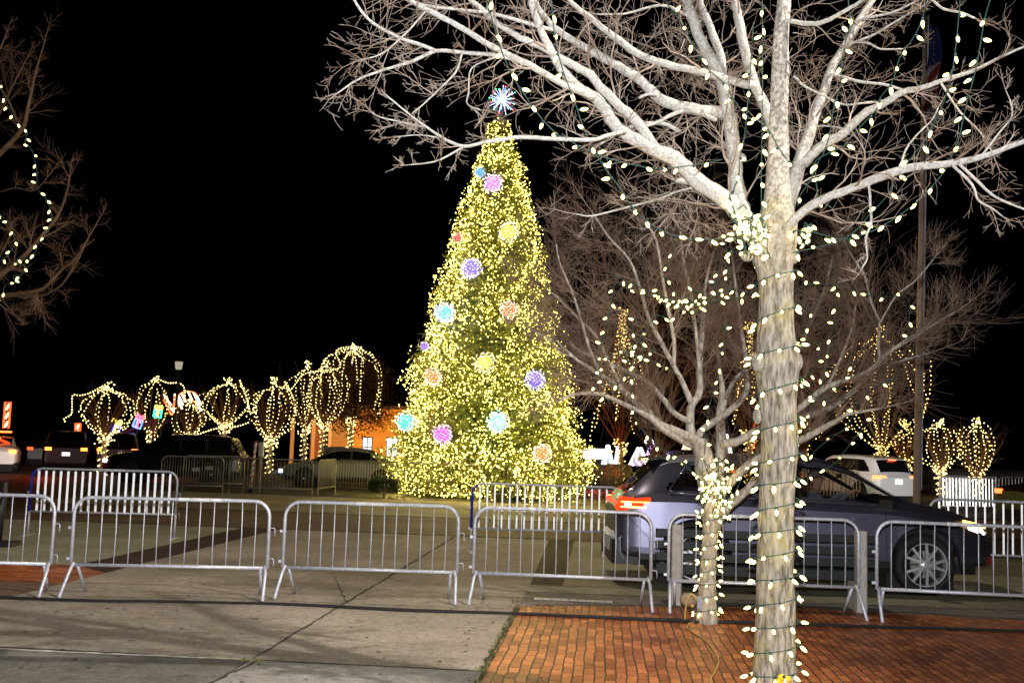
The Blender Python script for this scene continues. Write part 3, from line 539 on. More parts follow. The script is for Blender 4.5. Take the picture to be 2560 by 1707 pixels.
# ------------------------------------------------------------------ small tree behind
t2=thing('small_tree','smaller spreading bare tree with grey stems behind the crowd barrier','tree',(2.11,10.75,0)); o2=t2.location.copy()
tr=MB(); tw=MB(); bk=MB(); Y2=10.75
tb2=[(1769,1620,60),(1768,1552,52),(1768,1500,44),(1769,1440,40),(1773,1380,38),(1776,1320,38),(1778,1270,46),(1772,1220,52),(1764,1180,50),(1756,1130,46),(1745,1095,40)]
trunk(bk,[(1768,1640,60)]+tb2[1:],Y2,16)
S=[([(1780,1290),(1790,1230),(1800,1160),(1802,1100),(1800,1040),(1806,980),(1800,930)],[34,36,34,30,24,18,12],10.8,11.,.9),
 ([(1745,1100),(1712,1087),(1651,1060),(1617,1029),(1574,990),(1531,956),(1482,925),(1433,892),(1390,850)],[30,26,22,18,15,12,9,6],10.75,10.3,.9),
 ([(1740,1120),(1700,1098),(1660,1075),(1620,1040),(1560,1010),(1500,985),(1440,985),(1400,1000)],[20,18,15,12,8],10.8,10.1,.8),
 ([(1740,1100),(1727,1081),(1727,1020),(1749,980),(1749,913),(1755,852),(1758,760),(1770,680),(1790,610)],[28,26,22,20,16,12,8,5],10.8,11.1,.9),
 ([(1727,1054),(1690,1035),(1654,993),(1620,956),(1574,931),(1513,904),(1440,870),(1400,820)],[18,16,13,10,7],10.8,11.4,.9),
 ([(1727,1005),(1712,968),(1684,913),(1651,852),(1620,791),(1600,720),(1573,650),(1524,595),(1481,532)],[18,15,13,11,8,6,4],10.8,10.5,.9),
 ([(1684,913),(1685,850),(1667,759),(1653,673),(1640,600),(1616,558)],[13,10,8,5],10.6,10.4,.8),
 ([(1749,930),(1742,850),(1725,730),(1707,644),(1700,580),(1680,540)],[13,10,8,5],10.9,10.8,.8),
 ([(1500,935),(1470,860),(1450,790),(1430,730),(1400,660),(1390,610)],[9,7,4],10.4,10.2,.8),
 ([(1560,980),(1520,900),(1490,840),(1440,790),(1390,740),(1360,720)],[9,7,4],10.5,10.3,.8),
 ([(1433,892),(1400,880),(1375,850),(1340,830)],[6,4],10.3,10.2,.5),
 ([(1746,1090),(1758,1072),(1813,1035),(1862,986),(1868,944),(1862,880),(1850,800),(1840,720),(1830,640)],[22,20,18,15,12,9,6],10.8,11.2,.9),
 ([(1790,1290),(1801,1237),(1837,1195),(1880,1155),(1940,1125),(1994,1103),(2052,1072),(2088,1054),(2119,1035),(2205,1020)],[34,28,26,24,22,20,16,12,7],10.8,10.4,.7),
 ([(1785,1320),(1810,1275),(1850,1240),(1890,1200),(1940,1130),(1988,1054),(2067,1023),(2131,980),(2183,925),(2235,907),(2330,880)],[36,30,26,24,22,20,16,13,9,5],10.9,11.2,.9),
 ([(1800,1110),(1850,1100),(1920,1060),(1990,1026),(2067,968),(2168,931),(2220,882),(2297,833),(2327,815),(2388,780)],[26,24,20,18,15,12,9,5],10.8,10.5,.9),
 ([(2200,900),(2196,860),(2199,806),(2180,760),(2160,690),(2130,640)],[10,8,6,4],10.6,10.5,.8),
 ([(2200,806),(2240,740),(2290,700),(2340,640)],[6,4],10.5,10.4,.5),
 ([(1930,1060),(1960,980),(1990,900),(2020,820),(2060,730),(2080,650),(2100,600)],[16,14,11,8,5],11.2,11.6,.9),
 ([(1900,1080),(1920,960),(1940,860),(1930,760),(1940,680)],[14,10,7,5],11.2,11.6,.9),
 ([(2067,968),(2100,900),(2130,820),(2140,760)],[10,7,5],10.7,10.8,.8),([(1802,1040),(1830,960),(1890,900),(1960,830),(2010,760)],[15,12,8,5],10.9,11.4,.9)]
for pts,ws,a,c,tl in S: limb(tr,tw,pts,ws,a,c,tl=tl*1.0,den=.11,lev=2,kids=8,n=7,shr=.66,seg=.15,wig=.09,start=.22,up=.07,tmin=.0028)
rebase(bk,o2).build('trunk','bark2',t2,smooth=True); rebase(tr,o2).build('limbs','bark2',t2,smooth=True); rebase(tw,o2).build('twigs','twig2',t2)
def tr2(y):
    for (x0,y0,w0),(x1,y1,w1) in zip(tb2,tb2[1:]):
        if y1<=y<=y0:
            f=(y0-y)/(y0-y1); return x0+(x1-x0)*f,(w0+(w1-w0)*f)/2*Y2/F
    return tb2[-1][0],tb2[-1][2]/2*Y2/F
g2='bulb strings on the small tree'
wrap('bulb string wound round the slim trunk of the small tree',1545,1290,8,0,tr2,Y2,.095,g2)
cl=[P(U_(1742,1835),U_(1140,1300),Y2-U_(.1,.25)) for i in range(60)]; string('dense tangle of bulbs round the lower stems of the small tree',cl,spacing=.21,smooth=False,group=g2)
SS=[('bulb string draped level over the top of the small tree',[(1535,690),(1580,708),(1608,722),(1650,738),(1700,755),(1740,752),(1775,745),(1820,725),(1870,730),(1900,740)],10.2,10.3,.10),
 ('second level bulb string just under the top drape of the small tree',[(1545,710),(1600,735),(1660,745),(1720,760),(1780,755),(1815,748),(1880,740)],10.1,10.3,.12),
 ('bulb string running level from behind the thick trunk to the flagpole',[(1980,735),(2010,715),(2060,710),(2130,725),(2170,738),(2210,742),(2265,742),(2275,775),(2272,800),(2270,850)],10.2,10.2,.16),
 ('bulb string dropping straight down on the left side of the small tree',[(1545,690),(1533,730),(1526,765),(1518,810),(1510,840),(1500,880),(1488,935),(1490,970),(1525,1005)],10.1,10.1,.14),
 ('bulb string falling through the small tree towards the dark car roof',[(1560,870),(1575,930),(1580,1010),(1595,1060),(1620,1090),(1650,1120),(1690,1140),(1740,1165)],10.0,10.2,.15),
 ('bulb string zigzagging down the middle of the small tree',[(1690,600),(1675,650),(1665,690),(1700,760),(1680,800),(1640,790),(1600,850),(1570,880),(1625,900),(1700,940)],10.2,10.2,.14),
 ('bulb string hanging down the right half of the small tree',[(1812,790),(1810,860),(1800,890),(1795,950),(1780,990),(1770,1040),(1765,1080),(1760,1140)],10.2,10.3,.13),
 ('bulb string hanging just right of the thick trunk before the small tree',[(2090,690),(2088,800),(2075,850),(2070,900),(2060,940),(2045,985),(2030,1030),(2000,1080)],10.2,10.2,.16),
 ('lower bulb string slanting up past the windscreen of the grey car',[(1985,1205),(2030,1185),(2055,1175),(2085,1160),(2110,1130),(2140,1090),(2170,1060),(2200,1030)],10.3,10.2,.17),
 ('upper bulb string slanting over the roof of the grey car',[(1990,1160),(2020,1145),(2050,1115),(2085,1090),(2120,1060),(2150,1000),(2200,960),(2240,940)],10.3,10.2,.2),
 ('bulb string between the low right stems and the thick trunk',[(1830,1250),(1870,1170),(1900,1190),(1880,1220),(1895,1240)],10.4,10.4,.13),
 ('bulb string along the left stems ending over the car boot',[(1650,1145),(1690,1150),(1715,1165),(1740,1190),(1760,1210)],10.2,10.3,.12)]
SS+=[('thick tangled bulb string clumped in the middle of the top drape',[(1660,740),(1690,760),(1720,745),(1750,770),(1760,735),(1730,730),(1700,765),(1740,780),(1770,760)],10.15,10.25,.09),
 ('bulb string wandering over the left half of the small tree',[(1600,770),(1580,830),(1610,870),(1570,930),(1540,960),(1500,940),(1540,880),(1600,900),(1640,870)],10.0,10.3,.13),
 ('bulb string wandering over the right half behind the thick trunk',[(2000,760),(2030,790),(2010,840),(2050,870),(2030,930),(2000,960),(2060,1000),(2100,960),(2140,900)],10.4,10.2,.15),
 ('bulb string rising from the clumped drape to the forked trunk',[(1800,660),(1795,690),(1785,720),(1800,740),(1815,700),(1820,650),(1812,600)],10.2,9.8,.12)]
for l,p,a,c,s_ in SS: string(l,PX(p,a,c),spacing=s_,group=g2)
# timer box and extension cord
t=thing('power_timer','small grey outdoor timer box strapped to the slim trunk','timer box',P(1748,1505,10.6))
b=MB(); b.box((0,0,0),(.05,.03,.12),bev=.006); b.build('box_body',mat('timer_grey',(.35,.36,.42),.5),t)
b=MB(); b.box((-.055,0,-.01),(.04,.04,.13),bev=.005); b.tube([(-.05,0,-.07),(-.05,-.02,-.15),(-.07,-.03,-.2)],.006,5); b.build('plug_block','plastic',t)
b=MB(); b.ball((-.075,-.02,-.03),.02,0,10,8); b.build('plug_head',mat('plug_yellow',(.7,.45,.05),.5),t,smooth=True)
b=MB(); c0=V((0,0,0)); b.tube([(P(1746,1458,10.5)),(P(1770,1457,10.43)),(P(1792,1459,10.5))],.004,5); o=b.build('white_strap','white',None,smooth=True); tag(o,'thin white strap round the slim trunk above the timer box','strap')
b=MB(); b.tube(spline([P(1712,1548,10.55),P(1714,1520,10.55),P(1722,1490,10.55),P(1735,1487,10.55),P(1742,1500,10.55)],6),.008,6); tag(b.build('power_lead',mat('tan_lead',(.55,.38,.10),.5),smooth=True),'thick tan power lead rising beside the timer box','cable')
b=MB(); b.ball(P(1722,1498,10.6),.085,0,12,9,(1.1,.6,.8)); tag(b.build('burlap_bag',mat('burlap',(.45,.33,.2),.9,col2=(.25,.17,.1),scale=40,bump=.6),smooth=True),'small crumpled tan bag tied by the slim trunk over the tan lead','bag')
pts=[G(1735,1558),G(1722,1562),G(1718,1572),G(1735,1585),G(1765,1605),G(1785,1630),G(1796,1655),G(1788,1680),G(1778,1695),G(1776,1712),G(1770,1750)]
b=MB(); b.tube([p+V((0,0,.012)) for p in spline(pts,6)],.007,6); tag(b.build('extension_cord',mat('tan_cord',(.55,.36,.10),.5),smooth=True),'thin tan extension cord winding over the bricks towards the camera','cord')
# ------------------------------------------------------------------ left-edge tree
t3=thing('street_tree','bare brownish tree reaching in from the left edge','tree',(-7.3,12.5,0)); o3=t3.location.copy()
tr=MB(); tw=MB(); bk=MB(); Y3=12.2
trunk(bk,[(-230,1440,70),(-230,1300,62),(-225,1100,58),(-220,950,54),(-225,860,50),(-222,800,44),(-215,700,36)],12.5,12)
for pts,ws,tl in [([(-215,760),(-120,560),(-60,450),(0,385),(54,325),(70,271),(87,190),(111,108)],[32,26,22,17,13,9,5],.9),
 ([(-222,860),(-120,770),(-40,715),(0,689),(60,640),(108,586),(146,537),(168,477),(174,445)],[30,26,20,16,12,8,5],.9),
 ([(-222,850),(-100,780),(0,743),(50,735),(108,721),(157,672),(190,645),(239,564)],[28,22,18,14,10,7,4],.8),
 ([(50,738),(100,740),(130,728),(160,705),(200,640)],[9,6],.6),([(54,325),(20,250),(-20,180),(10,100)],[8,5],.9),([(-60,450),(-30,350),(20,240),(60,160)],[12,8,5],.9),([(0,480),(40,470),(86,476),(130,430)],[6,4],.5),([(-40,715),(20,600),(30,560)],[8,5],.6),([(0,745),(40,790),(60,810)],[6,3],.5)]:
    limb(tr,tw,pts,[w_*.8 for w_ in ws],12.5,11.6,tl=tl*.62,den=.22,lev=2,kids=5,n=6,shr=.72,seg=.13,wig=.09,up=.06,start=.3,tmin=.0045)
M['twig4']=mat('rusty_twig',(.10,.05,.02),.85,col2=(.18,.10,.055),scale=3)
rebase(bk,o3).build('trunk','bark2',t3,smooth=True); rebase(tr,o3).build('limbs','twig4',t3,smooth=True); rebase(tw,o3).build('twigs','twig4',t3)
k=.5423; g3='bulb strings on the left-edge tree'
string('long bulb string falling down the outside of the left-edge tree',PX([(x*k,y*k) for x,y in [(-40,330),(5,410),(35,490),(85,570),(125,608),(115,657),(148,695),(170,783),(170,833),(175,876),(208,913),(228,957),(240,995),(235,1040),(205,1087),(175,1115),(165,1158),(135,1197),(95,1185),(62,1220),(112,1223),(97,1268),(62,1270),(68,1305),(32,1310),(18,1330),(10,1357),(-30,1375)]],11.5,11.5),spacing=.115,group=g3,scale=.95)
string('short inner bulb string near the lower limb of the left-edge tree',PX([(x*k,y*k) for x,y in [(-20,950),(8,997),(48,1033),(62,1065),(68,1090),(63,1134),(30,1180),(-10,1210)]],11.5,11.5),spacing=.12,group=g3,scale=.95)
# warm-lit bare tree farther back, right of the thick trunk
def far_bare(label,x,y,w,Y,top,spread,seedn,mt='twig3',nb=16,L=2.6):
    random.seed(seedn); b0=G(x,y); b0=V((P(x,y,Y).x,Y,0)); t=thing('bare_tree',label,'tree',b0); tr=MB(); tw=MB()
    zt=P(x,top,Y).z; zk=zt*.38
    tr.tube([(0,0,0),(0.02,0,zk*.5),(0,0,zk)],[w*1.2,w,w*.9],8)
    for i in range(nb):
        a=i/nb*6.28+U_(-.2,.2); d=V((math.cos(a)*U_(.25,spread),math.sin(a)*U_(.25,spread),1)).normalized(); grow(tw,V((0,0,zk*U_(.8,1))),d,(zt-zk)*U_(.75,1.05),w*.5,3,.28,.12,.03,6,4,(.35,.8),0,.45)
    tr.build('trunk',mt,t,smooth=True); tw.build('branches',mt,t); return t
far_bare('bare tree glowing warm brown behind the thick trunk, right side',1990,1215,.06,17,690,.8,11,nb=11)
far_bare('bare tree glowing warm brown behind the small tree, left side',1640,1215,.06,19,760,.8,12,nb=9)
random.seed(5)
lamp('bare_tree_fill','POINT',(P(1990,900,15.6)),12,(1,.55,.25),.3); lamp('bare_tree_fill','POINT',(P(1640,900,17.4)),9,(1,.5,.25),.3)  # added warm lamps for the bare trees, which carry no strings
# ------------------------------------------------------------------ the big lit fir
YC=35.; cb=V((P(1216,1245,YC).x,YC,0)); ap=P(1250,300,YC); HT=ap.z
fir=thing('christmas_tree','huge cone-shaped fir covered in warm fairy lights','christmas tree',cb)
prof=[(0,3.35),(.05,3.6),(.10,3.62),(.18,3.25),(.28,2.95),(.38,2.62),(.48,2.3),(.58,1.95),(.68,1.62),(.78,1.28),(.86,.98),(.93,.62),(.975,.46),(1.,.30)]
def fr(t):
    for (a,ra),(b_,rb) in zip(prof,prof[1:]):
        if a<=t<=b_: return ra+(rb-ra)*(t-a)/(b_-a)
    return prof[-1][1]
prof=[(a_,r_*.90) for a_,r_ in prof]
def fprof(t,ang):
    lob=.10*math.sin(ang*5+t*31)+.07*math.sin(ang*9-t*57)+.13*noise.noise(V((math.cos(ang)*3,math.sin(ang)*3,t*14)))
    return fr(t)*(1+lob*.75)
ax=lambda t: V(((ap.x-cb.x)*t,0,HT*t))
b=MB(); b.tube([(0,0,0),(0,0,1.),ax(.5),ax(.98)],[.18,.17,.1,.03],8); b.build('trunk','bark2',fir,smooth=True)
b=MB(); lit=MB(); tips=[]
for i in range(4200):
    t=1-math.sqrt(R_()) if R_()<.85 else R_(); t=min(max(t,.015),.995); ang=U_(0,6.283)
    if math.sin(ang)>.35 and R_()<.75: ang=-ang
    rr=fprof(t,ang)*U_(.80,1.06); tip=ax(t)+V((math.cos(ang)*rr,math.sin(ang)*rr,U_(-.1,.1)))
    rad=V((math.cos(ang),math.sin(ang),U_(-.15,.35))).normalized(); Ls=min(.75,rr*.6)*U_(.7,1.1); root=tip-rad*Ls; tips.append((tip,rad,rr))
    b.tube([root,tip],[.012,.004],3,1,cap=False)
    for k in range(15):
        f=(k+R_())/15; p=root.lerp(tip,f); d=(rad*U_(.2,.8)+perp(rad)*1.).normalized(); l=U_(.10,.24)*(1.15-.4*f); q=p+d*l; s_=d.cross(V((U_(-1,1),U_(-1,1),U_(-1,1)))).normalized()*U_(.016,.034)
        b.add([p-s_*.6,p+s_*.6,q+s_*.35,q-s_*.35],[(0,1,2,3)])
b.build('foliage',['needle','bark2'],fir)
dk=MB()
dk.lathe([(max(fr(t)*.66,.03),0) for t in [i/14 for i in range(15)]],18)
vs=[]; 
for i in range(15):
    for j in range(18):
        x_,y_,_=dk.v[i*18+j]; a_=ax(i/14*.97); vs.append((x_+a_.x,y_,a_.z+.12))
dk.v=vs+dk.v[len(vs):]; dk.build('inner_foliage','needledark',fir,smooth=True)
# its fairy lights: 100 nearest as parts, the rest one mass
fl=thing('fairy_lights','countless warm fairy lights wound all over the huge fir','string lights',cb)
pos=[]
for i in range(14500):
    t=1-math.sqrt(R_()); t=min(max(t,.01),.995) if i%7 else R_()*.99
    ang=U_(0,6.283)
    if math.sin(ang)>.25 and R_()<.8: ang=-ang
    if noise.noise(V((math.cos(ang)*2.2,math.sin(ang)*2.2,t*9)))<-.24 and R_()<.8: continue
    rr=fprof(t,ang)*(U_(.90,1.07) if R_()<.7 else U_(.7,.92)); pos.append(ax(t)+V((math.cos(ang)*rr,math.sin(ang)*rr,U_(-.06,.06))))
oc=MB(); oc.octa((0,0,0),.026); ome=bpy.data.meshes.new('fairy_light'); ome.from_pydata(oc.v,[],oc.f); ome.materials.append(M['bulbtree'])
pos.sort(key=lambda p:p.y)
for p in pos[:100]: inst('fairy_light',ome,fl,p)
b=MB()
for p in pos[100:]: q_=R_(); b.octa(p,U_(.015,.0215) if q_<.5 else U_(.010,.016),0 if q_<.66 else 1)
o=b.build('fairy_lights_rest',['bulbtree','bulbdim'],fl); o['kind']='stuff'
for i in range(130):   # extra point lamps added to brighten the boughs between the bulbs
    t_=1-math.sqrt((i+.5)/130); a_=-math.pi/2+(((i*.618)%1)-.5)*2.9; rr=fprof(t_,a_)*1.05+.12
    lamp('added_fairy_glow','POINT',cb+ax(t_)+V((math.cos(a_)*rr,math.sin(a_)*rr,0)),8.5,(1,.80,.16),.025)
# ornaments
def orn(label,x,y,rad,col,s=2.2,dots=120,hot=None,push=0.):
    # where the ray meets the tree surface
    p=None
    for i in range(240):
        Y=31.0+i*.03; q=P(x,y,Y); t=q.z/HT
        if 0<t<1:
            c=cb+ax(t)
            if (q-c).xy.length<fr(t)*1.02: p=q; break
    if p is None: t=P(x,y,YC).z/HT; p=P(x,y,YC)
    r=rad*1.1*p.y/F; p=p-ray(x,y).normalized()*(r*.3+push); o=thing('ball_ornament',label,'ornament',p,0,'light balls on the huge fir')
    b=MB(); b.ball((0,0,0),r*.74,0,16,12); b.build('globe',emi('globe_glow',col,s*.62),o,smooth=True)
    b=MB()
    for i in range(dots):
        z=1-2*(i+.5)/dots; a=i*2.39996; q=math.sqrt(1-z*z); b.octa(V((q*math.cos(a),q*math.sin(a),z))*r*U_(.76,1.16),r*U_(.035,.08))
    hc=hot or tuple(.42+.58*c for c in col); b.build('light_points',emi('ball_lights',hc,s*2.2),o); lamp('added_ball_glow','POINT',p-V((0,r*1.35,0)),s*3.5,col,.03); return o  # a coloured lamp is added before each ball to tint the boughs
for a in [('pink light ball high on the huge fir under the tip',1232,459,23,(1,.25,.65)),('gold light ball below the pink one near the top of the fir',1270,580,23,(1,.62,.08)),
 ('violet light ball on the upper left of the fir',1178,671,24,(.32,.22,1)),('brilliant blue-white light ball on the left edge of the fir',1112,782,22,(.07,.28,1),5.),
 ('orange-red light ball at mid height right of the fir\'s middle',1272,775,21,(1,.25,.08)),('gold light ball in the middle of the fir',1212,907,23,(1,.66,.10)),
 ('orange light ball on the left flank of the fir',1082,942,20,(1,.27,.05)),('violet light ball on the right flank of the fir',1337,949,23,(.30,.20,1)),
 ('pale green light ball low in the middle of the fir',1244,1054,23,(.15,.95,.6),5.),('magenta light ball on the lower left of the fir',1106,1086,22,(1,.15,.7)),
 ('orange light ball on the lower right of the fir',1355,1134,21,(1,.30,.06)),('green light ball seen edge-on at the lower left outline of the fir',1013,1054,22,(.1,.9,.55)),
 ('small dim blue light ball high on the left outline of the fir',1199,431,13,(.15,.5,.9),1.5),('red light ball seen edge-on at the upper left outline of the fir',1145,595,12,(1,.1,.05),1.5),
 ('small violet light ball at the left outline of the fir below the blue-white one',1061,865,10,(.35,.15,1),1.5)]: orn(*a[:5],*(a[5:]))
lamp('added_ball_glow','POINT',P(1100,782,32.2),90,(.05,.15,1),.03)  # extra blue lamp added to tint the fir round the blue ball
# star
st=P(1256,250,YC); s_=thing('star_topper','white starburst of light rods with red and green tips on the fir','star topper',st)
b=MB(); c=MB(); bpl=MB()
for i in range(52):
    z=1-2*(i+.5)/52; a=i*2.39996; q=math.sqrt(1-z*z); d=V((q*math.cos(a),q*math.sin(a),z)); l=U_(.42,.56)
    (b if i%3 else bpl).tube([d*.05,d*l*.86],.0075,4); c.octa(d*l*.92,.024,i%3)
b.build('rods',emi('star_white',(.5,.62,1),5.),s_); bpl.build('blue_rods',emi('star_blue',(.15,.25,1),9.),s_)
c.build('tip_lights',[emi('tip_red',(1,.08,.05),6.),emi('tip_green',(.1,1,.3),5.),emi('tip_blue',(.3,.4,1),6.)],s_)
b=MB(); b.tube([(0,0,-.75),(0,0,0)],.015,6); b.build('mast','steel_dull',s_)
# low bush by the fir
bb=G(955,1247); t=thing('bush','dark clipped evergreen bush at the left foot of the huge fir','bush',bb+V((0,.5,0)))
b=MB()
for i in range(5200):
    d=V((U_(-1,1),U_(-1,1),U_(-.2,1))).normalized(); p=V((d.x*.5,d.y*.4,.32+d.z*.38))*U_(.7,1.05); q=V((U_(-1,1),U_(-1,1),U_(-.3,1))).normalized()*.07; s2=q.cross(V((0,0,1))).normalized()*.012
    b.add([p-s2,p+s2,p+q],[(0,1,2)])
b.build('foliage','needledark',t); b=MB(); b.tube([(0,0,0),(0,0,.4)],.04,6); b.build('stem','bark2',t)
# ------------------------------------------------------------------ lit trees in the distance
def lit_tree(label,x,ybase,yknot,ytop,hw,Y,strands=9,gold=False,leafy=False,shape='onion',sp=.185,drop=0.,group='string-lit trees across the square',trunkwrap=True,seedn=1,r=.031,trw=.13,ns=None):
    random.seed(seedn*7+3)
    b0=V((P(x,ybase,Y).x,Y,0)); zk=P(x,yknot,Y).z; zt=P(x,ytop,Y).z; R=hw*Y/F; t=thing('lit_tree',label+', tree','tree',b0,0,group)
    br=MB(); br.tube([(0,0,0),(.03,0,zk*.6),(0,0,zk)],[trw,trw*.8,trw*.7],7); br.build('trunk','bark2',t,smooth=True)
    br=MB()
    for i in range(9):
        a=i*.7; grow(br,V((0,0,zk*.96)),V((math.cos(a)*.55,math.sin(a)*.55,1)),(zt-zk)*U_(.7,.95),.04,2,.4,.12,.05,5,3,(.3,.8),0,.45)
    br.build('crown','twig3' if not leafy else 'twig4',t)
    if leafy:
        lf=MB()
        for i in range(7500):
            d=V((U_(-1,1),U_(-1,1),U_(-1,1))).normalized()*U_(.5,1.05); p=V((d.x*R*1.2+.35,d.y*R*1.1,zk+(zt-zk)*(.34+.56*d.z))); a1=perp(V((0,0,1)))*.09; a2=V((U_(-1,1),U_(-1,1),U_(-1,1))).normalized()*.09
            lf.add([p,p+a1,p+a1*.8+a2,p+a2],[(0,1,2,3)])
        lf.build('leaves',mat('brown_leaves',(.10,.045,.02),.8,col2=(.16,.07,.03),scale=.8),t)
    s=thing('light_string','fairy lights on '+label.replace('lit tree','tree'),'string lights',b0,0,group+', their lights'); b=MB(); wr=MB()
    for i in range(strands):
        a=i/strands*6.283+U_(-.25,.25); k=U_(.8,1.08); pts=[]; top=zt-U_(0,.12)*(zt-zk); zl=zk*U_(.98,1.03)
        if shape=='onion':
            lowstart=R_()<.35; k1=U_(.55,1.15); sh=U_(-.12,.16); da=U_(-.5,.5)
            for f,rr in [(0,.03),(.08,.30),(.16+sh*.5,.66),(.30+sh,.93),(.52+sh*.5,1.),(.72,.80),(.87,.42),(1,.06)]:
                
                if lowstart and f<.15: continue
                z=top+(zl-top)*f; rr*=U_(.88,1.1)*k1; aa=a+da*f; pts.append(V((math.cos(aa)*R*rr,math.sin(aa)*R*rr,z+U_(-.09,.09))))
        elif shape=='umbrella':
            e=U_(.35,1.0)
            for f,rr in [(0,.05),(.06,.35),(.14,.72),(.26,.92),(.5,1.),(.75,1.02),(1.,.96)]:
                z=top+(zl-top)*f*e-(drop*e if f>.9 else 0); pts.append(V((math.cos(a)*R*rr*k+U_(-.08,.08),math.sin(a)*R*rr*k,z)))
        elif shape=='spire':
            e=U_(.5,1.)
            for f,rr in [(0,.02),(.2,.16),(.4,.38),(.6,.62),(.8,.85),(1,.98)]:
                z=top+(zl-top)*f*e; pts.append(V((math.cos(a)*R*rr*e*k+U_(-.12,.12),math.sin(a)*R*rr*e*k,z)))
        sp_=spline(pts,5); wr.tube(sp_,.008,3,cap=False)
        for p in resample(sp_,sp*U_(.9,1.15)): b.octa(p+V((U_(-.03,.03),U_(-.03,.03),U_(-.03,.03))),r*U_(.75,1.1))
    for i in range(34): b.octa(V((U_(-.32,.32),U_(-.3,.3),zk+U_(-.3,.28))),r)
    for i in range(14): b.octa(V((U_(-.2,.2),U_(-.2,.2),zt+U_(-.25,.1))),r)
    if trunkwrap:
        n_=int(zk/.035)
        for i in range(n_): a=i*.9+U_(-.5,.5); b.octa(V((math.cos(a)*(trw+.04)*U_(.8,1.2),math.sin(a)*(trw+.04),i*.035+U_(-.03,.03))),r*U_(.7,1))
    b.build('bulbs','bulbgold' if gold else 'bulbfar',s)['kind']='stuff'; wr.build('cable','wire',s)
T_=[('onion-shaped lit tree at the far left of the row',256,1168,1094,960,84,42.5,10,{}),
 ('narrow lit tree, second from the left of the row',373,1166,1090,942,48,52,8,{}),
 ('squat lit tree behind the bonnet of the black car',468,1160,1094,1003,42,50,8,{}),
 ('lit tree with a flat glowing top behind the black car',556,1165,1067,948,70,52,11,{}),
 ('round lit tree just right of the striped post',672,1187,1104,948,62,47,12,{}),
 ('tall lit tree with a pointed hood left of the narrow column',757,1176,1072,906,62,54,8,{}),
 ('lit tree like a bright narrow column before the porch',804,1176,1063,906,58,53,9,{}),
 ('tallest lit tree of the row with brown leaves before the orange building',872,1176,1052,862,86,58,13,dict(leafy=True,shape='umbrella',drop=.0,r=.036)),
 ('tall golden lit tree hidden behind the left of the small tree',1550,1180,1115,774,92,42,15,dict(gold=True,shape='spire',leafy=False)),
 ('golden lit tree half hidden by the thick trunk',1872,1175,1092,806,52,40,10,dict(gold=True,shape='spire')),
 ('big golden lit tree behind the white car and flagpole',2205,1215,1128,815,120,46,12,dict(gold=True)),
 ('small lit tree half hidden behind the flagpole',2262,1215,1160,1052,30,46,6,dict(gold=True)),
 ('wide low lit tree just right of the flagpole',2352,1231,1180,1050,58,46,10,{}),
 ('egg-shaped lit tree at the far right',2444,1240,1196,1046,40,46,12,{}),
 ('glowing cluster tree between thick trunk and white car',2012,1180,1100,1060,38,48,8,dict(gold=True))]
for i,(l,x,yb,yk,yt,hw,Y,ns,kw) in enumerate(T_): lit_tree(l,x,yb,yk,yt,hw,Y,ns,seedn=i+1,**kw)
random.seed(21)
# swags between neighbours of the left row
def swag(label,pts,Y,mt='bulbfar',sp=.13,r=.04):
    s=spline(PX(pts,Y),6); t=thing('light_string',label,'string lights',s[0],0,'fairy light swags'); b=MB()
    for p in resample(s,sp): b.octa(p-s[0],r*U_(.8,1.1))
    b.build('bulbs',mt,t)['kind']='stuff'; b=MB(); b.tube([p-s[0] for p in s],.008,3); b.build('cable','wire',t)
swag('fairy light swag hooked out to the left of the first lit tree',[(262,962),(225,982),(200,988),(182,988),(180,1015),(178,1035),(160,1047),(166,1057)],50)
swag('fairy light swag reaching right from the second lit tree',[(390,945),(420,957),(445,957),(460,968),(462,1000)],51)
swag('fairy light chain dipping between the flat-topped and the round lit tree',[(600,952),(618,1000),(627,1035),(640,1010),(660,975)],50)
swag('fairy light chain between the round and the hooded lit tree',[(712,955),(725,975),(738,960),(760,935),(800,927),(850,918),(840,880),(862,868),(905,868)],53)
swag('fairy lights hanging from the hooded tree to the gap',[(720,965),(735,1000),(740,1040)],53)
swag('low fairy light line joining the black car\'s trees',[(470,1094),(510,1080),(545,1070),(590,1066),(625,1055)],50)
# ------------------------------------------------------------------ light displays
def rope(b,pts,r,mi=0): b.tube(pts,r,5,mi)
def striped(label,x,y0,y1,w,Y,name='candy_cane'):
    p=P(x,y1,Y); h=P(x,y0,Y).z-p.z; ww=w*Y/F; t=thing(name,label,'light display',(p.x,Y,0)); z0=p.z
    b=MB(); b.tube([(-ww/2,0,z0),(-ww/2,0,z0+h),(ww/2,0,z0+h),(ww/2,0,z0)],.05,5); b.build('red_outline',emi('rope_red',(1,.06,.01),5),t)
    b=MB()
    for i in range(3): z=z0+h*(i/3); b.tube([(-ww/2+.06,0,z+.05),(0,0,z+h*.14),(ww/2-.06,0,z+h*.27)],.05,5)
    b.build('white_stripes',emi('rope_white',(1,.85,.6),4),t); b=MB(); b.tube([(0,0.1,0),(0,.1,z0+.1)],.04,5); b.build('post','plastic',t)
striped('red and white striped light column at the left edge above the white car',15,1005,1070,13,50)
striped('red and white striped light column behind the dark pickup',192,1058,1104,11,49)
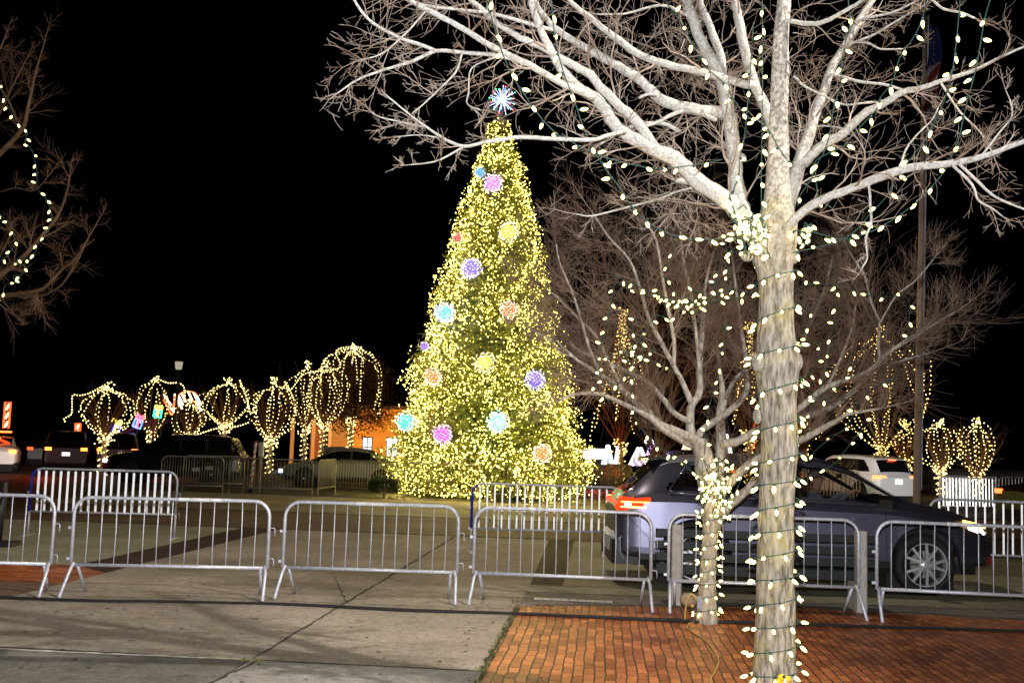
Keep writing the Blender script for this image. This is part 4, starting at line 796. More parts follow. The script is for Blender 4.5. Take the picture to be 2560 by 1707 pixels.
def arch(label,pts,w,Y,n):
    s=spline(PX(pts,Y),8); t=thing('candy_arch',label,'light display',V((s[0].x,Y,0))); o=t.location
    up=[V((0,0,w*Y/F))]*len(s); b=MB(); b.tube([p-o for p in s],.04,4); b.tube([p+u-o for p,u in zip(s,up)],.04,4); b.build('red_outline',emi('arch_red',(1,.13,.03),4),t)
    b=MB(); ii=[int(i*(len(s)-1)/n) for i in range(n+1)]
    for j,i in enumerate(ii): b.tube([s[i]-o,s[i]+up[0]-o+V((.25,0,0))],.055,4,0)
    b.build('white_bands',emi('arch_white',(1,.75,.5),3.5),t)
    b=MB(); b.tube([(0,0,0),(0,0,s[0].z)],.05,5); b.build('post','plastic',t)
arch('red and white striped light arch, larger one behind the second lit tree',[(445,1000),(450,985),(470,978),(490,985),(492,1005)],-22,54,6)
arch('red and white striped light arch, tilted one left of the larger',[(408,985),(420,1005),(430,1025),(436,1000),(436,985)],-12,54,5)
def gift(label,x,y,w,h,Y,c1,c2,til=0.):
    p=P(x,y,Y); ww=w*Y/F/2; hh=h*Y/F; t=thing('gift_display',label,'light display',(p.x,Y,0)); R2=Matrix.Rotation(til,3,'Y'); q=lambda x_,z_:R2@V((x_,0,z_))+V((0,0,p.z))
    b=MB(); b.tube([q(-ww,0),q(ww,0),q(ww,hh*.6),q(-ww,hh*.6),q(-ww,0)],.05,5); b.tube([q(-ww*.3,0),q(-ww*.3,hh*.6)],.04,5); b.build('box_outline',emi('gift_box',c1,4),t)
    b=MB()
    for s in(-1,1): b.tube(spline([q(0,hh*.6),q(s*ww*.9,hh*.75),q(s*ww*.8,hh),q(s*ww*.2,hh*.85),q(0,hh*.6)],4),.05,5)
    b.tube([q(0,hh*.6),q(0,0)],.05,5); b.build('bow',emi('gift_bow',c2,4),t); b=MB(); b.tube([(0,.1,0),(0,.1,p.z+.2)],.04,5); b.build('post','plastic',t)
gift('light-up present with a gold bow and blue box in front of the first lit tree',283,1084,24,36,49,(.1,.08,1),(1,.6,.1),.25)
gift('light-up present with blue outline and red bow between the first two lit trees',341,1068,20,32,49,(.12,.2,1),(1,.1,.15),.3)
gift('light-up present with green outline and yellow bow on the second lit tree',393,1042,18,28,50,(.05,.9,.35),(1,.65,.08),.1)
b=MB(); p,q=P(295,1088,50),P(385,1052,50); b.tube([p,q],.06,6); b.tube([V((p.x,50,0)),p],.06,6); b.tube([V((q.x,50,0)),q],.06,6); tag(b.build('display_beam',mat('purple_beam',(.25,.03,.12),.5)),'thin sloping reddish beam running between the light-up presents','beam')
def lcone(label,x,yb,yt,hw,Y,c1,c2,rings=9):
    p=P(x,yb,Y); h=P(x,yt,Y).z-max(p.z,0); R=hw*Y/F; t=thing('cone_light_tree',label,'light display',(p.x,Y,0),0,'light-wrapped cones beyond the barriers'); z0=max(p.z,0)
    b=MB(); c=MB()
    for i in range(rings):
        f=(i+.5)/rings; rr=R*(1-f*.85); n_=max(6,int(rr*20))
        for j in range(n_): a=j/n_*6.283; (b if (i+j)%3 else c).octa((math.cos(a)*rr,math.sin(a)*rr,z0+f*h),.055)
    b.build('light_rings',emi('cone_lights',c1,5),t)['kind']='stuff'; c.build('accent_lights',emi('cone_accent',c2,5),t)['kind']='stuff'
    b=MB(); b.lathe([(R*.9,z0),(R*.12,z0+h)],14); b.build('net_cone',emi('cone_glow',tuple(.5*a+.5*d for a,d in zip(c1,c2)),.7),t); b=MB(); b.tube([(0,0,0),(0,0,z0+.1)],.1,6); b.build('stand','plastic',t)
for a in [('white light cone with a green tinge next to the fir\'s right edge',1519,1162,1112,14,44,(.9,1,.95),(.6,1,.7)),('narrow pink-white light cone behind the tan barrier stack',1544,1162,1115,8,44,(1,.8,.9),(1,.4,.6)),
  ('large pink-white light cone above the car\'s rear window',1598,1164,1118,26,44,(1,.85,.95),(1,.5,.9)),('violet-blue light cone at the rear of the pink one',1628,1155,1100,14,45,(.5,.4,1),(.9,.3,1)),
  ('small blue light cone topping the violet one',1622,1108,1085,10,46,(.4,.5,1),(.8,.9,1)),('peach light cone just left of the small tree\'s trunk',1716,1128,1104,11,44,(1,.6,.3),(1,.3,.15)),
  ('pink light cone with a green top right of the small tree',1815,1132,1085,14,44,(1,.75,.8),(.5,1,.7)),('green and blue light cone hidden beside the thick trunk',1992,1150,1080,9,46,(.5,1,.8),(.6,.8,1))]: lcone(*a)
swag('red fairy light strand beside the thick trunk\'s left edge',[(1895,1030),(1885,1060),(1890,1100),(1878,1130),(1895,1150)],44,emi('red_fairy',(1,.06,.02),6),.09,.045)
swag('small wreath of coloured lights seen in the car window',[(2003,1168),(2012,1172),(2020,1170),(2010,1164),(2003,1168)],46,emi('wreath_lights',(.8,.9,.3),5),.09,.03)
# ------------------------------------------------------------------ buildings, boxes, poles
YB=70.
def bx(x,y): return P(x,y,YB)
M['orange']=mat('orange_stucco',(.75,.33,.06),.8,col2=(.85,.40,.08),scale=1.5); M['cream']=mat('cream_stucco',(.55,.33,.14),.8); M['roofm']=mat('brown_roof',(.10,.055,.035),.7)
x0,x1=bx(886,1100).x,bx(1015,1100).x; xp=bx(786,1100).x; z1=bx(950,1022).z
t=thing('orange_building','orange-lit building with a porch behind the left row of trees','building',(x0,YB,0)); X=lambda x:x-x0
b=MB(); b.box((X((x0+x1)/2),3.,z1/2),(x1-x0,6,z1)); b.build('wall','orange',t)
b=MB(); b.box((X((xp+x0)/2),4.,z1*.42),(x0-xp,6,z1*.84)); b.build('porch_wall','cream',t)
b=MB(); b.prism([(X(xp)-.6,-.6,z1*.80),(.35,-.6,z1*.80),(.35,-.6,z1*1.0),(X(xp)+2.2,-.6,z1*.98)],(0,5,0)); b.build('porch_roof','roofm',t)
b=MB(); b.box((X((x0+x1)/2),3,z1+.12),(x1-x0+.5,6.6,.22)); b.build('roof','roofm',t)
for xx in(790,840,880): b=MB(); b.box((X(bx(xx,1).x),-.4,z1*.4),(.22,.22,z1*.80)); b.build('porch_column',mat('column_paint',(.7,.45,.25),.6),t)
b=MB(); b.box((X(bx(843,1).x),.96,1.3),(1.1,.08,2.6)); b.build('door',mat('door_brown',(.35,.12,.06),.6),t)
for (xa,xb,ya,yb_) in [(907,929,1093,1142),(967,993,1094,1142)]:
    a_,c_=bx(xa,ya),bx(xb,yb_); cx=X((a_.x+c_.x)/2); ww=c_.x-a_.x; hh=a_.z-c_.z; cz=(a_.z+c_.z)/2
    b=MB(); b.box((cx,-.02,cz),(ww,.06,hh)); w_=b.build('window',emi('lit_window',(.85,.93,1),2.2),t)
    b=MB(); 
    for k in(-.5,0,.5): b.box((cx+k*ww,-.07,cz),(.07,.05,hh+.1))
    for k in(-.5,0,.5): b.box((cx,-.075,cz+k*hh),(ww,.05,.07))
    b.build('window_frame',mat('frame_dark',(.06,.05,.05),.6),w_)
lamp('building_uplight','SPOT',(bx(940,1100).x,YB-9,.4),3200,(1,.55,.18),.3,aim=(bx(940,1100).x,YB,3.),spot=100); lamp('porch_lamp_light','POINT',(bx(845,1100).x,YB-2,2.9),120,(1,.55,.25),.2)
for xx,ww,l in [(818,13,'small grey utility cabinet, the left and narrower of two before the porch'),(843,28,'large grey utility cabinet, the right and wider of two before the porch')]:
    p=P(xx,1160,50); t=thing('utility_cabinet',l,'utility box',(p.x,50,0)); h=P(xx,1118,50).z; b=MB(); b.box((0,0,h/2),(ww*50/F,.5,h),bev=.03); b.build('cabinet_body',mat('cabinet_grey',(.22,.24,.27),.6),t)
    b=MB(); b.box((0,0,h+.02),(ww*50/F+.06,.56,.04)); b.build('cabinet_lid',mat('lid_grey',(.3,.32,.36),.5),t); b=MB(); b.box((0,-.26,h*.5),(.02,.02,h*.8)); b.build('door_seam','plastic',t)
# street lamp head
p=P(447,913,50); t=thing('street_lamp','unlit street lamp with a pale cup-shaped head above the left trees','street lamp',(p.x,50,0))
b=MB(); b.tube([(0,0,0),(0,0,p.z-.3)],[.09,.06],8); b.build('pole','plastic',t,smooth=True)
b=MB(); b.lathe([(.12,p.z-.20),(.15,p.z-.16),(.19,p.z+.15),(.18,p.z+.17)],14); b.build('lamp_shade',emi('shade_glow',(1,.85,.62),.45),t,smooth=True); b=MB(); b.lathe([(.20,p.z+.17),(.19,p.z+.19),(.05,p.z+.21)],14); b.build('lamp_cap','steel_dull',t,smooth=True)  # the shade's paleness is put in as a faint glow of its own
# flagpole
YP=24.; p0=V((P(2290,1240,YP).x,YP,0)); p1=P(2312,30,YP); t=thing('flagpole','tall shiny metal flagpole with a limp flag near its top','flagpole',p0)
b=MB(); b.tube([(0,0,0),p1-p0],[.092,.04],16); b.build('pole',mat('pole_aluminium',(.85,.62,.48),.5,.15),t,smooth=True); b=MB(); b.ball(p1-p0+V((0,0,.08)),.08,0,10,8); b.build('finial',mat('gold_ball',(.6,.45,.2),.3,.8),t,smooth=True)
b=MB(); b.tube([(.105,-.03,1.),p1-p0+V((.07,-.03,-.1))],.022,4); b.build('halyard_highlight',mat('halyard_highlight_white',(.85,.85,.95),.5),t)  # halyard thickened and whitened to serve as the pole's bright right edge
fa=P(2309,60,YP); nU,nV=14,60; vs=[];fs=[];mi=[]; Hf=(P(2309,60,YP)-P(2309,330,YP)).length
for j in range(nV+1):
    v=j/nV; wdt=.26+.16*math.sin(v*2.6)+.06*math.sin(v*9)
    for i in range(nU+1):
        u=i/nU; vs.append((fa.x+.05+u*wdt-.05*v*math.sin(v*4)-v*.10, YP+.10*math.sin(u*11+v*3)+.05*math.sin(v*13), fa.z-v*Hf*(1-.04*u)-.1*u))
for j in range(nV):
    for i in range(nU):
        a=j*(nU+1)+i; fs.append((a,a+1,a+nU+2,a+nU+1)); v=j/nV; u=i/nU
        mi.append(2 if v<.42-.1*u else int((v*11+u*2.6))%2)
b=MB(); b.v=vs;b.f=fs;b.m=mi
for k in range(16):
    u=.2+.6*R_(); v=.05+.3*R_(); a=int(v*nV)*(nU+1)+int(u*nU); q=V(vs[a])+V((0,-.03,0)); o=len(b.v); r_=.022
    b.v+= [tuple(q+V((math.cos(w_)*r_*(1 if s%2 else .45),0,math.sin(w_)*r_*(1 if s%2 else .45)))) for s,w_ in enumerate([s*math.pi/5+.31 for s in range(10)])]; b.f.append(tuple(range(o,o+10))); b.m.append(1)
fo=b.build('flag',[mat('flag_red',(.25,.02,.02),.8),mat('flag_white',(.35,.33,.36),.8),mat('flag_blue',(.02,.025,.12),.8)],None,smooth=True); tag(fo,'limp flag of stars and red and white stripes hanging from the flagpole','flag')
# striped post and white cabinet by the ring barriers
p=G(625,1232); t=thing('striped_post','short white post wound with a red spiral beside the far barriers','post',p); h=P(636,1103,p.y).z; ln=V((.09,0,h)); b=MB(); b.tube([(0,0,.12),ln],.05,10); b.build('post_body','white',t,smooth=True)
b=MB(); b.box((0,0,.07),(.13,.13,.14)); b.build('post_foot','plastic',t)
b=MB(); n=120
for i in range(n):
    a0=i*.42;a1=(i+1)*.42; z0_=.14+(h-.16)*i/n; z1_=.14+(h-.16)*(i+1)/n; q=lambda a,z:V((.09*z/h+math.cos(a)*.0535,math.sin(a)*.0535,z)); b.add([q(a0,z0_),q(a1,z1_),q(a1,z1_+.055),q(a0,z0_+.055)],[(0,1,2,3)])
b.build('red_spiral',mat('red_tape',(.5,.05,.02),.6),t)
t=thing('white_box','small white electrical box on a pole right of the striped post','electrical box',p+V((.22,.25,0))); b=MB(); b.box((0,0,h-.25),(.16,.12,.46),bev=.02); b.build('box_body','white',t); b=MB(); b.tube([(0,.02,0),(0,.02,h-.4)],.03,8); b.build('box_pole','steel_dull',t)
# dark bollard at the left edge
p=G(-6,1364); t=thing('traffic_bollard','dark bollard on a square base cut by the left edge','bollard',p); b=MB(); b.box((.03,0,.035),(.5,.4,.07),bev=.03); b.build('base_plate','plastic',t); b=MB(); b.tube([(0,0,.07),(.03,0,.95)],.055,10); b.build('post','plastic',t,smooth=True)
b=MB(); b.lathe([(.057,.50),(.058,.60)],12); b.lathe([(.057,.72),(.058,.80)],12); b.build('reflective_band',mat('band_white',(.8,.75,.7),.4),t)
# bench
t=thing('park_bench','dark green slatted bench with pale concrete end posts behind the barrier','bench',(2.96,11.85,0),math.atan2(-.12,2.05))
for x_ in(-1.02,1.04): b=MB(); b.box((x_,0,.45),(.115,.13,.90),bev=.012); b.box((x_,.20,.16),(.10,.32,.32)); b.build('concrete_post',mat('post_concrete',(.42,.39,.36),.85,col2=(.55,.52,.48),scale=14,bump=.4),t)
M['benchgreen']=mat('bench_green',(.0025,.010,.009),.6)
for z_ in(.80,.665,.53,.40): b=MB(); b.box((.0,.095,z_),(2.5,.035,.085),bev=.01); b.build('back_slat','benchgreen',t)
for y_ in(.20,.31,.42): b=MB(); b.box((0,y_,.345),(2.5,.09,.035)); b.build('seat_slat','benchgreen',t)
# far fence on the right and a dark roadside fence
t=thing('picket_fence','dim dark picket fence along the far right road','fence',(P(2310,1240,52).x,52,0)); b=MB()
for i in range(64): b.box((i*.13,0,.62),(.055,.03,1.2))
b.build('pickets',mat('picket_grey',(.10,.09,.08),.8),t); b=MB(); b.box((4.1,.03,.3),(8.4,.04,.08)); b.box((4.1,.03,1.0),(8.4,.04,.08)); b.build('rails',mat('rail_grey',(.09,.08,.07),.8),t)
b=MB(); b.box((0,0,.8),(.16,.03,.5)); b.tube([(0,.03,0),(0,.03,1.5)],.03,6); o=b.build('road_sign','steel_dull',None,loc=(P(2270,1170,47).x,47,.6)); tag(o,'small blank grey sign on a post just left of the flagpole','sign')
b=MB(); b.box((0,0,1.35),(.12,.03,.2)); b.tube([(0,.03,0),(0,.03,1.3)],.02,6); o=b.build('road_sign',emi('sign_glow',(.9,.9,1),.9),None,loc=(P(403,1100,48).x,48,.0)); tag(o,'small bright white sign between the second lit tree and the black car','sign')
# ------------------------------------------------------------------ cars
def interp(T,x):
    if x<=T[0][0]: return T[0][1]
    for (a,ya),(b_,yb) in zip(T,T[1:]):
        if x<=b_:
            f=(x-a)/(b_-a); return ya+(yb-ya)*f
    return T[-1][1]
def sm(T,x,h=.07): return (interp(T,x-h)+interp(T,x-h/2)+interp(T,x)+interp(T,x+h/2)+interp(T,x+h))/5
CROSS=dict(L=4.9,wb=(1.0,3.93),R=.385,top=[(0,.92),(.04,1.10),(.10,1.19),(.15,1.22),(.52,1.58),(.62,1.63),(1.2,1.70),(2.,1.735),(2.7,1.70),(3.05,1.60),(3.72,1.22),(3.85,1.17),(4.3,1.10),(4.7,.98),(4.84,.84),(4.9,.62)],
 belt=[(0,.90),(.08,1.12),(.3,1.17),(.8,1.18),(1.6,1.15),(3.5,1.10),(3.85,1.06),(4.3,1.00),(4.7,.88),(4.84,.78),(4.9,.6)],w=[(0,.74),(.06,.84),(.25,.92),(.6,.96),(1,.98),(3.9,.98),(4.4,.94),(4.7,.84),(4.85,.70),(4.9,.62)],rw=[(0,.6),(.6,.64),(1.2,.70),(2.7,.70),(3.2,.68),(4,.66),(4.9,.5)],ws=(3.02,3.74),rg=(.12,.56),dlo=(.62,3.62),pill=(1.22,1.3,2.30,2.38))
SUV=dict(L=4.8,wb=(.98,3.85),R=.38,top=[(0,.95),(.04,1.08),(.1,1.14),(.16,1.16),(.36,1.62),(.5,1.70),(1.2,1.76),(2.,1.77),(2.6,1.74),(2.9,1.66),(3.5,1.24),(3.62,1.18),(4.4,1.10),(4.65,1.0),(4.76,.8),(4.8,.6)],
 belt=[(0,.93),(.08,1.08),(.3,1.12),(3.5,1.08),(3.7,1.08),(4.4,1.0),(4.7,.85),(4.8,.6)],w=[(0,.82),(.08,.90),(.3,.94),(1,.97),(3.9,.97),(4.5,.92),(4.8,.72)],rw=[(0,.66),(.4,.70),(1.2,.74),(2.7,.72),(3.6,.68),(4.8,.5)],ws=(2.88,3.52),rg=(.15,.40),dlo=(.5,3.35),pill=(1.15,1.24,2.1,2.2))
SEDAN=dict(L=4.7,wb=(1.0,3.75),R=.33,top=[(0,.80),(.04,.98),(.12,1.04),(.7,1.09),(.9,1.14),(1.5,1.40),(2.,1.46),(2.6,1.44),(2.9,1.36),(3.5,1.02),(3.65,.97),(4.3,.84),(4.6,.72),(4.68,.6),(4.7,.5)],
 belt=[(0,.78),(.1,.98),(.5,1.0),(3.3,.94),(3.7,.90),(4.3,.78),(4.6,.66),(4.7,.48)],w=[(0,.74),(.08,.84),(.4,.90),(3.9,.91),(4.4,.85),(4.7,.62)],rw=[(0,.6),(1.2,.6),(2,.62),(2.9,.6),(4.7,.45)],ws=(2.86,3.52),rg=(.9,1.5),dlo=(1.15,3.3),pill=(2.1,2.18,1.35,1.42))
def rim(b,b2,R,rr,w,side):
    Mx=Matrix.Rotation(math.pi/2,4,'X'); s=side
    b2.lathe([(rr*.98,-w/2),(R*.97,-w/2+.01),(R,-w/2+.05),(R,w/2-.05),(R*.97,w/2-.01),(rr*.98,w/2),(rr*.9,0)],36,0,Mx)
    b.lathe([(rr,-w/2+.012),(rr,w/2-.012),(rr*.93,w/2-.014),(rr*.90,w/2-.05),(rr*.90,-w/2+.05),(rr*.93,-w/2+.014)],36,0,Mx)
def car(name,label,T,pos,rz,paint,glassm,fine=.05,rear=(1,.05,.02,6.),front=None,tl=None,hl=None,interior=False,plate=None,extra=None,trim=True,lampsrear=True,spokes=True,stop=False,cat='car'):
    t=thing(name,label,cat,pos,rz); L=T['L']; R=T['R']; wbs=T['wb']; xs=[]; x=0.
    while x<L: xs.append(x); x+=fine if .15<x<L-.2 else fine*.5
    xs.append(L)
    def section(x):
        top=sm(T['top'],x); be=min(sm(T['belt'],x),top-.01); w_=sm(T['w'],x,.05); zb=.27+(.10 if x<.3 or x>L-.3 else 0)
        for wx in wbs:
            d=abs(x-wx); ra=R+.065
            if d<ra: zb=max(zb,R+math.sqrt(ra*ra-d*d))
        rw=min(sm(T['rw'],x),w_*.92); gh=top-be
        edge=top-min(.07,gh*.5) if gh>.03 else top
        if gh<.14: rwm=w_*.78+(rw-w_*.78)*max(0,(gh-.03)/.11) if gh>.03 else w_*.78
        else: rwm=rw
        pts=[(w_*.93,zb),(w_*.985,zb+.05*(be-zb)/.8+.02),(w_,max(zb+.03,.5) if zb<.5 else zb+.03),(w_*1.0,.70 if zb<.66 else zb+.04),(w_*.985,be-.10),(w_*.945,be-.02),(w_*.925,be),(rwm*1.02,edge),(rwm*.93,top-.02),(rwm*.5,top-.004),(0,top)]
        zz=-9; out=[]
        for a,c in pts: c=max(c,zz); zz=c; out.append((a,min(c,top)))
        return out
    sub=[2,2,3,6,3,1,8,2,3,3]
    rows=[]
    for x in xs:
        s=section(x); r=[]
        for k,(p,q) in enumerate(zip(s,s[1:])):
            for j in range(sub[k]): f=j/sub[k]; r.append((p[0]+(q[0]-p[0])*f,p[1]+(q[1]-p[1])*f))
        r.append(s[-1]); rows.append(r)
    n=len(rows[0]); idx=[0]
    for k in sub: idx.append(idx[-1]+k)
    g0,g1=idx[6],idx[7]
    parts={}
    def put(key,vs): parts.setdefault(key,MB()).add(vs,[(0,1,2,3)])
    ws,rg,dlo,pl=T['ws'],T['rg'],T['dlo'],T['pill']
    for side in(1,-1):
        for i in range(len(xs)-1):
            for j in range(n-1):
                q=[(xs[i],rows[i][j]),(xs[i+1],rows[i+1][j]),(xs[i+1],rows[i+1][j+1]),(xs[i],rows[i][j+1])]
                vs=[V((a,side*c[0],c[1])) for a,c in q]
                if side<0: vs=vs[::-1]
                # side -1 is the camera side for cars heading +x
                cx=(xs[i]+xs[i+1])/2; cyy=sum(c[0] for _,c in q)/4; cz=sum(c[1] for _,c in q)/4; key='body'
                if g0+1<=j<g1-1 and dlo[0]<cx<dlo[1]:
                    slope=(cx-dlo[0])/.55*(g1-g0)
                    if j-g0<slope+1.2 and rows[i][g1][1]-rows[i][g0][1]>.10:
                        k=0 if cx<min(pl[0],pl[2]) else (1 if cx<max(pl[0],pl[2]) else 2)
                        if not(pl[0]<cx<pl[1] or pl[2]<cx<pl[3]): key=('side_window',side,k)
                        else: key='pillar'
                elif j>=g1+1 and ws[0]<cx<ws[1]: key='windshield'
                elif j>=g1+1 and rg[0]<cx<rg[1]: key='rear_window'
                if tl and tl(cx,cyy,cz,j,g0): key=('tail_light',side)
                if hl and hl(cx,cyy,cz,j,g0): key=('headlight',side)
                if key=='body' and trim and cz<.42 and j<idx[2]: key='lower_trim'
                put(key,vs)
    bodyb=parts['body']
    for i,s in((0,-1),(len(xs)-1,1)):
        r=rows[i]; ring=[V((xs[i],a,c)) for a,c in r]+[V((xs[i],-a,c)) for a,c in r[:-1][::-1]]
        cb_=MB(); cb_.poly(ring if s>0 else ring[::-1]); cb_.build('end_panel','plastic' if interior else paint,t)
    red=emi('tail_glow',rear[:3],rear[3]) if rear else mat('tail_glass',(.3,.01,.01),.2)
    frm=emi('head_glow',front[:3],front[3]) if front else mat('lamp_glass',(.5,.5,.52),.15)
    for key,b in parts.items():
        k=key[0] if isinstance(key,tuple) else key
        mt={'body':paint,'side_window':glassm,'windshield':glassm,'rear_window':glassm,'pillar':M['plastic'],'lower_trim':M['plastic'],'tail_light':red,'headlight':frm}[k]
        b.build(k,mt,t,smooth=k!='lower_trim')
    if not tl and lampsrear:
        for s in(-1,1): b=MB(); zt=interp(T['belt'],.1)-.1; b.box((.03,s*interp(T['w'],.05)*.82,zt-.02),(.10,.26,.13),bev=.02); b.build('tail_light',red,t)
    if not hl and front:
        for s in(-1,1): b=MB(); b.box((L-.10,s*interp(T['w'],L-.1)*.86,interp(T['belt'],L-.12)-.10),(.16,.30,.12),bev=.03); b.build('headlight',frm,t)
    if stop: b=MB(); xx=T['rg'][1]-.03; b.box((xx-.06,0,interp(T['top'],xx)-.02),(.06,.3,.03)); b.build('brake_light',red,t)
    for wx in wbs:
        for s in(-1,1):
            w_=interp(T['w'],wx); y_=s*(w_-.125); wr=MB(); ty=MB(); rr=R*.735
            rim(wr,ty,R,rr,.23,s); so=.10*s
            if spokes:
                for k in range(5):
                    for dk in(-.17,.17):
                        a0=k*2*math.pi/5+dk*.35; a1=k*2*math.pi/5+dk*1.6
                        p=V((math.cos(a0)*.05,so,math.sin(a0)*.05)); q=V((math.cos(a1)*rr*.95,so-.012*s,math.sin(a1)*rr*.95)); wr.bar(p,q,.032,.030,0,up=(0,1,0))
                    a1=k*2*math.pi/5+math.pi/5; wr.bar(V((math.cos(a1)*.06,so-.03*s,math.sin(a1)*.06)),V((math.cos(a1)*rr*.95,so-.04*s,math.sin(a1)*rr*.95)),.014,.02,1,up=(0,1,0))
                wr.lathe([(.055,-.02),(.06,0),(.03,.015),(.0,.016)],14,0,Matrix.Translation((0,so,0))@Matrix.Rotation(-s*math.pi/2,4,'X'))
                for k in range(5): a=k*2*math.pi/5+.6; wr.octa((math.cos(a)*.085,so*.97,math.sin(a)*.085),.014)
            wh=bpy.data.objects.new('wheel',None); COL.objects.link(wh); wh.parent=t; wh.location=(wx,y_,R)
            ty.build('tyre','black',wh,smooth=True); wr.build('rim',[mat('rim_alloy',(.8,.8,.82),.42,.7),mat('rim_dark',(.05,.05,.055),.35,.5)],wh)
            d=MB(); d.lathe([(rr*.6,-.02),(rr*.6,.02)],20,0,Matrix.Rotation(math.pi/2,4,'X')); d.build('brake_disc','steel_dull',wh)
    b=MB(); 
    for wx in wbs: b.box((wx,0,R+.06),(2*R+.10,2*interp(T['w'],wx)-.46,2*R+.02))
    b.box((L/2,0,.33),(L-.5,1.5,.14)); b.build('underbody','black',t)
    if plate: b=MB(); b.box((-.012,0,plate),(.02,.32,.16)); b.build('number_plate',emi('plate_glow',(1,.97,.85),1.6) if plate>.7 else mat('plate_w',(.7,.7,.6),.5),t)  # brightness of a lit plate is put in as its own glow
    if interior:
        b=MB(); b.box((1.9,0,.50),(2.9,1.5,.1)); b.build('cabin_floor','black',t)
        for sx in(2.80,1.75):
            for sy in(-.42,.42): b=MB(); b.box((sx,sy,.68),(.5,.5,.22),bev=.05); b.bar((sx-.22,sy,.75),(sx-.38,sy,1.28),.46,.12,up=(1,0,0)); b.box((sx-.40,sy,1.37),(.10,.26,.18),bev=.04); b.build('seat','plastic',t)
        b=MB(); b.box((3.66,0,.93),(.34,1.5,.22),bev=.05); b.build('dashboard','plastic',t)
        b=MB(); pts=[V((3.40+.19*math.cos(a)*.35,.42+.19*math.sin(a),1.10+.19*math.cos(a)*.93)) for a in [i*math.pi/8 for i in range(17)]]; b.tube(pts,.016,6); b.tube([(3.40,.42,1.10),(3.56,.42,.95)],.03,6); b.build('steering_wheel','plastic',t,smooth=True)
        b=MB(); b.box((3.12,0,1.46),(.03,.20,.06),bev=.02); b.build('rearview_mirror','plastic',t)
    if extra: extra(t,T,section)
    return t
paint_grey=mat('slate_metallic_paint',(.21,.21,.30),.43,.97,coat=.05); paint_white=mat('white_car_paint',(.75,.74,.72),.35,coat=.4); paint_black=mat('black_car_paint',(.008,.008,.01),.25,coat=.5); paint_silver=mat('silver_car_paint',(.16,.16,.17),.45,.3); paint_dark=mat('dark_red_car_paint',(.012,.006,.006),.4)
gl=glass('car_glass',(.66,.64,.62),.05); gd=mat('dark_car_glass',(.006,.006,.008),.06)
